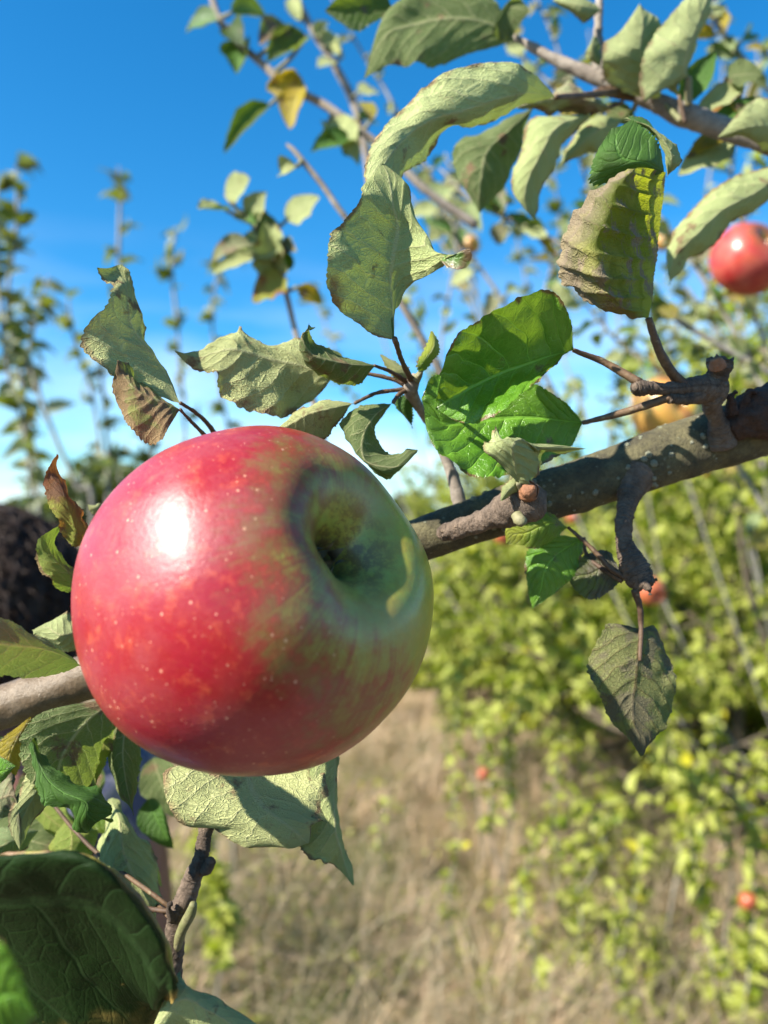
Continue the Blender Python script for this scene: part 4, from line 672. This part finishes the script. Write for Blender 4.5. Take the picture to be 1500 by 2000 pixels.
# low leafy suckers in the lower right
GL = 'low yellow leaved suckers in the dry grass'
for i, (a, b, c_, d_, D, nl, lb) in enumerate([(935, 1420, 960, 1640, 2.6, 9, 'thin sucker with green leaves hanging over the dry grass'), (1120, 1640, 1130, 1960, 2.3, 14, 'yellow leaved sucker left of the dark hollow'), (1010, 1720, 1060, 2050, 2.1, 7, 'forked sucker with round yellow leaves at the bottom'), (1250, 1650, 1200, 1900, 2.2, 14, 'yellow green sucker over the dark shade'), (1330, 1560, 1400, 2000, 2.0, 20, 'thick leafy sucker near the right edge'),
        (1470, 1600, 1450, 2050, 1.9, 24, 'leafy sucker on the right edge at the bottom'), (1180, 1560, 1160, 1700, 2.6, 10, 'small sucker in the middle of the dry grass'), (870, 1450, 885, 1600, 3.2, 8, 'faint green sucker left of the grass patch'), (1300, 1400, 1330, 1650, 2.4, 18, 'leafy sucker below the hanging blotched leaf'), (420, 1700, 430, 1900, 2.0, 26, 'green leafy sucker right of the knobbly twig'), (380, 1560, 400, 1800, 2.3, 26, 'green leafy sucker hidden behind the knobbly twig')]):
    shoot(0, lb, GL, D, [(a, b, 1), ((a+c_)/2+10, (b+d_)/2, 1), (c_, d_, 1)], int(nl*1.7), .05, B_BUSH, r=.0035, seed=80+i)
# extra leaves filling the space low on the left, behind the drooping ones
for i, (b_, t_, wd, D, mt, fc) in enumerate([((120, 1500), (20, 1560), 70, 262, 'shade', 'under'), ((150, 1540), (235, 1640), 70, 262, 'lime', 'top'), ((60, 1560), (150, 1650), 80, 270, 'lime', 'under'), ((200, 1500), (150, 1610), 60, 275, 'shade', 'top'), ((20, 1500), (60, 1400), 46, 262, 'yellow', 'top'),
        ((-10, 1620), (110, 1660), 80, 262, 'shade', 'under'), ((290, 1560), (330, 1660), 70, 290, 'deep', 'top'), ((300, 1480), (340, 1600), 70, 300, 'shade', 'under'), ((180, 1420), (110, 1500), 70, 280, 'shade', 'top'), ((250, 1640), (310, 1730), 60, 270, 'shade', 'top'), ((40, 1660), (-30, 1720), 70, 255, 'lime', 'top'), ((10, 1440), (-40, 1520), 60, 250, 'brownish', 'top')]):
    pleaf(T, (*b_, D), (*t_, D-8), wd, mt, fc, nhint=(-.3+.1*(i % 5), -1, .5-.1*(i % 4)), cup=.5, droop=.2, seed=300+i, pet=(330, 1880-10*i, 210) if i > 8 else None, petr=.0006, petmat='petiole')
GB = 'blurred twigs of the neighbouring branches at the top right'
def leafy(lb, limb, n, wd, seed, mats=('soft', 'shade', 'soft', 'deep', 'dry', 'yellow', 'soft')):
    g_ = np.random.default_rng(seed); pc = catmull(np.array([(a, b) for a, b, c, d in limb], float), 100); L_ = []
    n = int(n*1.5)
    for i in range(n):
        k_ = int(5+90*(i+g_.random()*.6)/n); p_ = pc[k_]; a = g_.uniform(0, 2*math.pi); l_ = wd*g_.uniform(1.3, 2.1)
        L_.append(((p_[0]+math.cos(a)*wd*.4, p_[1]+math.sin(a)*wd*.4), (p_[0]+math.cos(a)*l_, p_[1]+math.sin(a)*l_*.8), wd*g_.uniform(.6, 1), mats[g_.integers(len(mats))], 'under' if g_.random() < .6 else 'top'))
    return twig('apple_twig', lb, [(a, b, c, d*.7) for a, b, c, d in limb], L_, 'shoot', seed=seed, group=GB, wk=1.)
leafy('dark blurred twig sloping down from beneath the drooping pale leaves to the scorched leaf', [(860, 330, 620, 12), (920, 390, 615, 16), (1000, 430, 610, 18), (1100, 480, 605, 20), (1230, 560, 600, 22), (1380, 660, 600, 24), (1600, 780, 600, 28)], 16, 42, 401)
leafy('blurred leafy twig rising behind the smooth pinkish branch at the top', [(960, 60, 900, 10), (1060, 150, 890, 12), (1180, 300, 880, 14), (1300, 440, 880, 16), (1420, 620, 880, 20), (1560, 900, 880, 24)], 20, 36, 402)
leafy('blurred twig hanging leaves in the top right corner', [(1340, -30, 600, 12), (1400, 50, 600, 14), (1450, 110, 600, 16), (1520, 200, 600, 18), (1640, 330, 600, 22)], 10, 48, 403)
leafy('blurred leafy twig behind the gap between the scorched leaf and the cut spur', [(1120, 560, 1000, 10), (1200, 660, 990, 12), (1290, 730, 980, 14), (1400, 850, 980, 18), (1560, 1100, 980, 22)], 18, 34, 404, ('soft', 'lime', 'deep', 'lime', 'yellow'))
leafy('blurred leafy twig with yellow leaves below the red apple at the right edge', [(1340, 560, 1100, 8), (1400, 640, 1090, 12), (1460, 740, 1080, 14), (1520, 860, 1080, 18), (1600, 1000, 1080, 20)], 18, 36, 405, ('lime', 'yellow', 'soft', 'yellow', 'lime'))
leafy('pale blurred twig rising through the sky left of the scorched leaf', [(800, 380, 1100, 8), (860, 470, 1090, 10), (930, 620, 1080, 12), (960, 760, 1080, 14), (1000, 930, 1080, 16)], 8, 28, 406)
leafy('blurred twig with curled tufts under the large arching leaf', [(820, 300, 800, 8), (860, 380, 800, 12), (900, 470, 800, 14), (990, 600, 800, 16), (1100, 800, 800, 20)], 10, 38, 407)
leafy('blurred thin twig between the yellow leaf and the large arching leaf', [(640, -20, 900, 8), (700, 90, 900, 10), (760, 190, 900, 12), (830, 330, 900, 14), (900, 500, 900, 16)], 9, 24, 408)
leafy('blurred twig with small leaves crossing behind the dark leaf at the top edge', [(1040, -20, 1000, 8), (1090, 100, 1000, 10), (1120, 260, 1000, 12), (1160, 420, 1000, 14), (1180, 640, 1000, 16)], 14, 28, 409)
leafy('blurred twig of small pale leaves left of the glossy leaf', [(870, 300, 1200, 8), (900, 420, 1200, 9), (880, 560, 1200, 10), (860, 700, 1200, 12), (880, 900, 1200, 14)], 9, 24, 410)
leafy('blurred twig in the sky between the arching leaf and the scorched leaf', [(1240, 250, 1100, 8), (1180, 380, 1100, 10), (1110, 460, 1100, 11), (1060, 600, 1100, 13), (1050, 900, 1100, 16)], 14, 28, 411, ('soft', 'lime', 'deep', 'yellow', 'soft'))
leafy('blurred twig hugging the right edge above the red apple', [(1520, 60, 900, 8), (1460, 180, 900, 10), (1430, 330, 900, 12), (1440, 480, 900, 14), (1500, 700, 900, 16)], 12, 34, 412, ('soft', 'lime', 'deep', 'yellow', 'soft'))
for i, (a, b, c_, d_, D, nl, lb) in enumerate([(890, 1330, 930, 1560, 3.0, 14, 'airy sucker at the edge of the bush right of the apple'), (1010, 1380, 1000, 1600, 2.8, 16, 'airy sucker in front of the bush under the orange apple'), (1100, 1440, 1090, 1700, 2.6, 16, 'airy sucker left of the hanging blotched leaf tip'), (1050, 1620, 1020, 1860, 2.4, 14, 'thin sucker left of the yellow leaved one'), (1390, 1400, 1430, 1700, 2.1, 22, 'airy sucker in front of the bush at the right edge'), (1200, 1720, 1240, 2040, 2.0, 14, 'thin sucker at the bottom right of centre'), (900, 1640, 880, 1850, 2.5, 8, 'small sucker in the middle of the tussocks'), (760, 1560, 750, 1700, 3.0, 7, 'small green sucker right of the pale hanging leaf')]):
    shoot(0, lb, GL, D, [(a, b, 1), ((a+c_)/2-14, (b+d_)/2, 1), (c_, d_, 1)], int(nl*1.5), .042, B_BUSH, r=.003, seed=180+i)
# low shrubs added for a shaded hollow; their leaves are plain yellow green
for i, (x_, y_, h_, lb) in enumerate([(.66, 2.35, .42, 'added low shrub in the dry grass near the bottom of the picture, right of centre'), (1.05, 2.15, .42, 'added low shrub in the bottom right corner'), (.95, 2.9, .4, 'added low shrub behind the dark hollow at the lower right')]):
    tree('shrub', lb, (x_, y_, 0), h_, 1.5, 500+i, 700, .032, B_BUSH, 'added low shrubs under the apple trees', 'shrub', nmain=9, levels=3, r0=.012, upright=.3, low=.0, bark='old')
# ---------------------------------------------------------------- fruit farther off
red2 = apple_mat('apple_skin_red', (0, 0, -1), red=(.34, .02, .02), red2=(.42, .08, .05), blush=-.9, bloom=.25, detail=False, R0=.036)
yel = apple_mat('apple_skin_yellow', (-.8, -.2, .2), red=(.45, .24, .06), red2=(.42, .28, .05), green=(.36, .33, .05), blush=.2, bloom=.1, detail=False, R0=.036)
org = apple_mat('apple_skin_orange', (0, 0, 1), red=(.30, .06, .03), red2=(.34, .12, .04), green=(.4, .2, .06), blush=-.9, bloom=.1, detail=False, R0=.036)
GA = 'apples on the trees behind'
def bga(px, py, D, r, m, lb, ax=(.2, -.9, -.3), s=0.): return place_apple('apple', px, py, D, r, ax, m, lb, detail=False, group=GA, stem_to=P(px, py, D)+np.array((0, .01, r*1.35)), seed=s)
bga(1462, 505, .80, .037, red2, 'soft focus red apple cut by the right edge, beside the drooping leaf', (.3, -.8, .5), 1.)
bga(1300, 800, .95, .041, yel, 'pale yellow apple half hidden behind the thick branch near the cut spur', (.25, -.9, .2), 2.)
bga(1272, 1155, 1.75, .033, org, 'orange red apple just below the tip of the hanging spur')
bga(986, 1044, 2.3, .033, org, 'small orange apple peeping out under the thick branch by the stub')
bga(1392, 920, 2.6, .030, org, 'small orange apple just below the thick branch at the right')
bga(945, 1512, 2.5, .019, org, 'small orange apple low over the dry grass')
bga(1462, 1760, 1.9, .022, org, 'small red orange apple near the right edge at the bottom')
bga(920, 478, 1.3, .016, yel, 'small peach coloured apple against the sky beside the S shaped leaf')
bga(1408, 205, .85, .016, yel, 'small orange yellow apple behind the branch at the top right')
bga(1296, 470, 1.5, .020, yel, 'tiny pale orange apple right of the scorched leaf')
bga(1120, 1010, 3.2, .03, org, 'tiny red apple deep in the bush behind the stub')
# ---------------------------------------------------------------- ground, grass, far hedge
gm = MT('dry_ground'); o_ = gm.coord('Object'); c_ = gm.mix(gm.rng(gm.noise(o_, 1.3, 5., .6), .4, .62), (0.297, 0.209, 0.130), (0.164, 0.154, 0.052)); c_ = gm.mix(gm.rng(gm.noise(o_, 22., 5., .7), .35, .7), c_, (0.282, 0.202, 0.130)); c_ = gm.mix(gm.rng(gm.noise(o_, 5., 4.), .6, .75), c_, (0.067, 0.046, 0.026)); c_ = gm.mix(gm.rng(gm.noise(o_, 2.6, 4., .6), .50, .60), c_, (.05, .035, .022))
GM_ = gm.done(gm.pbr(c_, .95, gm.bump(gm.noise(o_, 30., 6., .7), 1., .05)))
xs = np.concatenate([-np.geomspace(900, 8, 14), np.linspace(-6, 8, 90), np.geomspace(9, 900, 14)]); ys = np.concatenate([[-400, -60, -8], np.linspace(-1, 12, 90), np.geomspace(13, 1500, 18)])
XX, YY = np.meshgrid(xs, ys, indexing='ij'); ZZ = .05*NZ(np.stack([XX*.9, YY*.9, XX*0], -1))*(np.abs(XX) < 20)*(YY < 30)+.02*NZ2(np.stack([XX*4, YY*4, XX*0], -1))*(np.abs(XX) < 9)*(YY < 13)
tag(mesh('ground', np.stack([XX, YY, ZZ], -1).reshape(-1, 3), grid_faces(len(xs), len(ys), True), GM_), kind='structure')
def ground_z(x, y): return .05*NZ(np.stack([x*.9, y*.9, x*0], -1))+.02*NZ2(np.stack([x*4, y*4, x*0], -1))
def grass(name, label, n, xr, yr, hr, wr, cols, seed, lean=.6, patch=None):
    g = np.random.default_rng(seed); x = g.uniform(*xr, n); y = yr[0]+(yr[1]-yr[0])*g.random(n)**1.5
    if patch is not None:
        k_ = NZ(np.stack([x*patch[0]+7, y*patch[0], x*0], -1)) > patch[1]; x, y = x[k_], y[k_]
    n = len(x); z = ground_z(x, y)-.01; h = g.uniform(*hr, n)*(1+1.1*NZ(np.stack([x*3.1, y*3.1, x*0+5], -1))+.6*NZ2(np.stack([x*8, y*8, x*0], -1))).clip(.25, 2.2); w_ = g.uniform(*wr, n); a = g.uniform(0, 2*np.pi, n); bd = g.normal(size=(n, 2))*lean+np.array((.25, .0))
    sd = np.stack([np.cos(a), np.sin(a), a*0], -1); V = []
    for t, ww in ((0, 1.), (.4, .9), (.75, .6), (1., .08)):
        c = np.stack([x+bd[:, 0]*h*t**1.8, y+bd[:, 1]*h*t**1.8, z+h*t*(1-.28*t*np.linalg.norm(bd, axis=1).clip(0, 1.6))], -1); V += [c-sd*(w_*ww)[:, None], c+sd*(w_*ww)[:, None]]
    V = np.stack(V, 1).reshape(-1, 3); i = np.arange(n)[:, None]*8; Fc = np.concatenate([i+np.array((0, 1, 3, 2)), i+np.array((2, 3, 5, 4)), i+np.array((4, 5, 7, 6))], 0)
    o = mesh(name, V, Fc, bulk_mat(name+'_blades', cols, .25)); return tag(o, label, 'grass', kind='stuff')
grass('dry_grass', 'dry straw coloured grass over the ground', 60000, (-2.2, 4.5), (1.5, 9), (.05, .20), (.0014, .0038), [(0, (0.445, 0.306, 0.208)), (.3, (0.564, 0.418, 0.311)), (.6, (0.238, 0.154, 0.097)), (.8, (0.445, 0.328, 0.208)), (.93, (0.193, 0.194, 0.058))], 1, patch=(2.3, -.22))
grass('green_grass', 'short green grass in patches among the dry grass', 26000, (-2.2, 4.0), (1.5, 8), (.04, .14), (.0015, .0035), [(0, (0.070, 0.104, 0.017)), (.4, (0.104, 0.145, 0.023)), (.8, (0.162, 0.174, 0.041))], 2, patch=(1.1, -.02))
grass('tall_dry_grass', 'tall bleached grass stalks leaning over', 4500, (-.9, 1.6), (1.6, 4.5), (.22, .42), (.0010, .0022), [(0, (0.290, 0.232, 0.151)), (.5, (0.348, 0.290, 0.197)), (.8, (0.197, 0.157, 0.093))], 3, lean=.8)
def tussocks(name, label, n, per, xr, yr, hr, cols, seed):
    g = np.random.default_rng(seed); cx_ = np.repeat(g.uniform(*xr, n), per); cy_ = np.repeat(g.uniform(*yr, n), per); hs_ = np.repeat(g.uniform(*hr, n), per); ld = np.repeat(g.normal(size=(n, 2))*.35+np.array((.25, 0)), per, 0)
    N_ = n*per; a = g.uniform(0, 2*np.pi, N_); rr = .07*g.random(N_)**.5; x = cx_+rr*np.cos(a); y = cy_+rr*np.sin(a); z = ground_z(x, y)-.01; h = hs_*g.uniform(.5, 1.1, N_); bd = np.stack([np.cos(a), np.sin(a)], 1)*g.uniform(.1, .9, (N_, 1))+ld
    b2 = a+np.pi/2+g.normal(size=N_)*.5; sd = np.stack([np.cos(b2), np.sin(b2), b2*0], -1); w_ = g.uniform(.0014, .0036, N_); V = []
    for t, ww in ((0, 1.), (.35, .95), (.7, .7), (1., .08)):
        c = np.stack([x+bd[:, 0]*h*t**1.9, y+bd[:, 1]*h*t**1.9, z+h*t*(1-.4*t*np.linalg.norm(bd, axis=1).clip(0, 1.4))], -1); V += [c-sd*(w_*ww)[:, None], c+sd*(w_*ww)[:, None]]
    V = np.stack(V, 1).reshape(-1, 3); i = np.arange(N_)[:, None]*8; Fc = np.concatenate([i+np.array((0, 1, 3, 2)), i+np.array((2, 3, 5, 4)), i+np.array((4, 5, 7, 6))], 0)
    return tag(mesh(name, V, Fc, bulk_mat(name+'_blades', cols, .25)), label, 'grass', kind='stuff')
tussocks('grass_tussocks', 'bleached tufts of long dry grass', 420, 70, (-.9, 2.2), (1.7, 6.2), (.14, .36), [(0, (0.538, 0.372, 0.246)), (.35, (0.666, 0.492, 0.347)), (.7, (0.320, 0.210, 0.123)), (.88, (0.461, 0.360, 0.157))], 31)
tussocks('green_tussocks', 'green tufts among the dry grass', 330, 60, (-.75, .75), (1.9, 5.0), (.06, .17), [(0, (.09, .13, .02)), (.4, (.14, .19, .03)), (.8, (.22, .24, .06))], 32)
tussocks('green_tussocks', 'dense green grass tufts low in the middle, right of the knobbly twig', 260, 60, (-.75, .05), (2.0, 4.2), (.08, .22), [(0, (.09, .13, .02)), (.4, (.15, .19, .03)), (.7, (.26, .24, .09)), (.9, (.34, .27, .16))], 39)
g = np.random.default_rng(33); n = 9000; wx = g.uniform(-.9, 1.5, n); wy = g.uniform(1.9, 4.8, n); kp = (NZ(np.stack([wx*1.6+2, wy*1.6, wx*0+1], -1))+.5*NZ2(np.stack([wx*5, wy*5, wx*0], -1)) > .06-.22*(wx < .1)); wx, wy = wx[kp], wy[kp]; n = len(wx)
wd_ = bulk_leaves('low_weeds', np.stack([wx, wy, ground_z(wx, wy)+g.random(n)*.14], -1), g.normal(size=(n, 3))+np.array((0, 0, .5)), g.uniform(.018, .045, n), B_BUSH, None, aspect=.7); tag(wd_, 'low broad leaved weeds in patches through the dry grass', 'weeds', kind='stuff')
g = np.random.default_rng(5); n = 9000; hx = g.uniform(-60, 60, n); hy = 42+g.uniform(0, 6, n); top = 2.2+1.6*(NZ(np.stack([hx*.13, hx*0, hx*0+3], -1))+.6*NZ(np.stack([hx*.6, hx*0, hx*0], -1))); hz = g.random(n)**.7*top
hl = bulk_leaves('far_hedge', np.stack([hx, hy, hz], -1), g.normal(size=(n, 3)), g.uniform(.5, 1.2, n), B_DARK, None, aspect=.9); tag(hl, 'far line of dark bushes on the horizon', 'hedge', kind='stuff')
# ---------------------------------------------------------------- person standing just behind the branch on the left, back turned
def skin_body(name, nodes, edges, mat, parent, sub=2, root=0):
    me = bpy.data.meshes.new(name); me.from_pydata([n_[:3] for n_ in nodes], edges, []); me.update()
    o = bpy.data.objects.new(name, me); sc.collection.objects.link(o)
    sk = o.modifiers.new('skin', 'SKIN'); ss = o.modifiers.new('sub', 'SUBSURF'); ss.levels = sub; ss.render_levels = sub
    for i, n_ in enumerate(nodes):
        v = me.skin_vertices[0].data[i]; rr = n_[3]; v.radius = (rr, rr) if not isinstance(rr, tuple) else rr; v.use_root = i == root
    dg = bpy.context.evaluated_depsgraph_get(); dg.update(); ev = o.evaluated_get(dg); m2 = bpy.data.meshes.new_from_object(ev)
    bpy.data.objects.remove(o); V = np.empty(len(m2.vertices)*3); m2.vertices.foreach_get('co', V); Fc = [tuple(p.vertices) for p in m2.polygons]
    return mesh(name, V.reshape(-1, 3), Fc, mat, parent)
hx, hy, hz = -.438, .83, 1.384          # head centre
pr = empty('person', (hx, hy, 0), 'person with dark curly hair and blue patterned shirt, back turned, behind the apple', 'person')
mk = MT('skin'); SK = mk.done(mk.pbr(mk.mix(mk.noise(mk.coord(), 14., 4.), (.17, .07, .045), (.24, .105, .07)), .5, None, .4, sss=.05))
mk = MT('shirt'); ob = mk.coord('Object'); SH = mk.done(mk.pbr(mk.mix(mk.rng(mk.noise(ob, 34., 4.), .50, .54), (.14, .14, .15), (.045, .05, .09)), .85, mk.bump(mk.noise(ob, 120., 3.), .3, .002)))
mk = MT('denim'); DN = mk.done(mk.pbr(mk.mix(mk.noise(mk.coord(), 200., 3.), (.03, .05, .10), (.06, .09, .16)), .9))
mk = MT('hair'); HR = mk.done(mk.pbr(mk.mix(mk.noise(mk.coord(), 30., 3.), (.014, .009, .007), (.06, .036, .026)), .5, None, .25))
mk = MT('shoe'); SO = mk.done(mk.pbr((.06, .05, .05), .6))
Bz = lambda x, y, z, r: (hx+x, hy+y, z, r)
nodes = [Bz(0, .01, .86, (.15, .11)), Bz(0, .0, 1.02, (.135, .10)), Bz(0, -.01, 1.14, (.155, .11)), Bz(0, -.01, 1.23, (.12, .075)), Bz(0, .0, 1.285, .055), Bz(0, .01, 1.33, .056), Bz(0, .015, 1.385, (.078, .092)), Bz(0, .012, 1.44, (.07, .085)), Bz(0, .012, 1.475, (.035, .04)),
         Bz(.15, -.005, 1.215, .05), Bz(.172, -.01, 1.10, .042), Bz(.185, -.005, .97, .038), Bz(.225, .06, .85, .034), Bz(.23, .11, .76, .024), Bz(.23, .125, .72, .028),
         Bz(-.15, -.005, 1.215, .05), Bz(-.20, -.01, 1.10, .046), Bz(-.215, -.005, .97, .040), Bz(-.225, .04, .85, .034), Bz(-.23, .08, .75, .024), Bz(-.23, .09, .71, .028),
         Bz(.085, .0, .78, .085), Bz(.10, .0, .62, .072), Bz(.10, .01, .43, .052), Bz(.10, -.01, .25, .048), Bz(.10, -.01, .08, .034), Bz(.10, .03, .045, .035), Bz(.10, .12, .035, .03),
         Bz(-.085, .0, .78, .085), Bz(-.10, .0, .62, .072), Bz(-.10, .01, .43, .052), Bz(-.10, -.01, .25, .048), Bz(-.10, -.01, .08, .034), Bz(-.10, .03, .045, .035), Bz(-.10, .12, .035, .03),
         Bz(0, .105, 1.385, .012), Bz(0, .122, 1.372, .013), Bz(.085, .0, 1.385, .016), Bz(-.085, .0, 1.385, .016), Bz(0, .09, 1.325, .022)]
edges = [(0, 1), (1, 2), (2, 3), (3, 4), (4, 5), (5, 6), (6, 7), (7, 8), (3, 9), (9, 10), (10, 11), (11, 12), (12, 13), (13, 14), (3, 15), (15, 16), (16, 17), (17, 18), (18, 19), (19, 20), (0, 21), (21, 22), (22, 23), (23, 24), (24, 25), (25, 26), (26, 27), (0, 28), (28, 29), (29, 30), (30, 31), (31, 32), (32, 33), (33, 34), (6, 35), (35, 36), (6, 37), (6, 38), (5, 39)]
for s_, h_ in ((1, 14), (-1, 20)):   # fingers and thumb
    hb = nodes[h_]
    for f, (dx, l_) in enumerate(((-.018, .068), (-.006, .076), (.006, .072), (.017, .056))):
        i = len(nodes); nodes += [(hb[0]+s_*.004, hb[1]+dx, hb[2]-.045, .0095), (hb[0]-s_*.002, hb[1]+dx*1.1, hb[2]-.045-l_*.5, .0088), (hb[0]-s_*.012, hb[1]+dx*1.1, hb[2]-.045-l_*.92, .0075)]; edges += [(h_, i), (i, i+1), (i+1, i+2)]
    i = len(nodes); nodes += [(hb[0]-s_*.012, hb[1]+.028, hb[2]-.012, .0105), (hb[0]-s_*.02, hb[1]+.040, hb[2]-.042, .0095)]; edges += [(h_, i), (i, i+1)]
skin_body('body', nodes, edges, SK, pr)
sub = lambda ids, gr: ([(*nodes[i][:3], tuple(q+gr for q in nodes[i][3]) if isinstance(nodes[i][3], tuple) else nodes[i][3]+gr) for i in ids])
n1_ = sub([0, 1, 2, 3, 9, 10, 15, 16], .014); n1_[5] = (n1_[5][0]-.006, n1_[5][1], n1_[5][2]+.02, n1_[5][3]+.006); n1_[7] = (n1_[7][0]+.006, n1_[7][1], n1_[7][2]+.02, n1_[7][3]+.006)
skin_body('shirt', n1_, [(0, 1), (1, 2), (2, 3), (3, 4), (4, 5), (3, 6), (6, 7)], SH, pr)
n2_ = sub([0, 21, 22, 23, 24, 25, 28, 29, 30, 31, 32], .012); skin_body('trousers', n2_, [(0, 1), (1, 2), (2, 3), (3, 4), (4, 5), (0, 6), (6, 7), (7, 8), (8, 9), (9, 10)], DN, pr)
for a_ in (25, 32):
    skin_body('shoe', sub([a_, a_+1, a_+2], .012)[1:]+[(nodes[a_][0], nodes[a_][1]-.02, .05, .042)], [(0, 1), (0, 2)], SO, pr)
g = np.random.default_rng(9); b = MB(); C0 = np.array((hx, hy, hz+.012))
th = np.linspace(0, np.pi*.72, 30); ph = np.linspace(0, 2*np.pi, 48); TH, PH = np.meshgrid(th, ph, indexing='ij'); D_ = np.stack([np.sin(TH)*np.cos(PH), np.sin(TH)*np.sin(PH), np.cos(TH)], -1)
fm = 1-.30*np.clip(D_[..., 1]-.55, 0, 1)*(D_[..., 2] < .5)
b.add((C0+D_*np.array((.100, .112, .108))*(1+.05*NZ(D_*4+5)+.03*NZ2(D_*9))[..., None]*fm[..., None]).reshape(-1, 3), grid_faces(30, 48, True))
for k in range(3600):
    d = g.normal(size=3); d /= np.linalg.norm(d)
    if d[2] < -.75 or (d[1] > .45 and d[2] < .35): continue
    p0 = C0+d*np.array((.098, .11, .106)); e1 = np.cross(d, g.normal(size=3)); e1 /= np.linalg.norm(e1); e2 = np.cross(d, e1); n_ = 9; t = np.linspace(0, 1, n_); rr = g.uniform(.004, .009); om = g.uniform(5, 11); ln = g.uniform(.025, .065)
    path = p0+d*(t*ln*.6)[:, None]+np.array((0, 0, -1))*(t*t*ln*.5)[:, None]+e1*(rr*np.sin(om*t))[:, None]+e2*(rr*np.cos(om*t))[:, None]
    V, Fc, uv = tube_arrays(path[::2], [.0014, .0005], n=9, sides=4, cap=False); b.add(V, Fc)
b.build('hair', HR, pr)
for sx_ in (-.03, .03):
    V, Fc = apple_mesh(.012, None, 12, 14); mk_ = mesh('eye', V*np.array((1, .8, 1))+np.array((hx+sx_, hy+.092, hz+.005)), Fc, SO, pr)
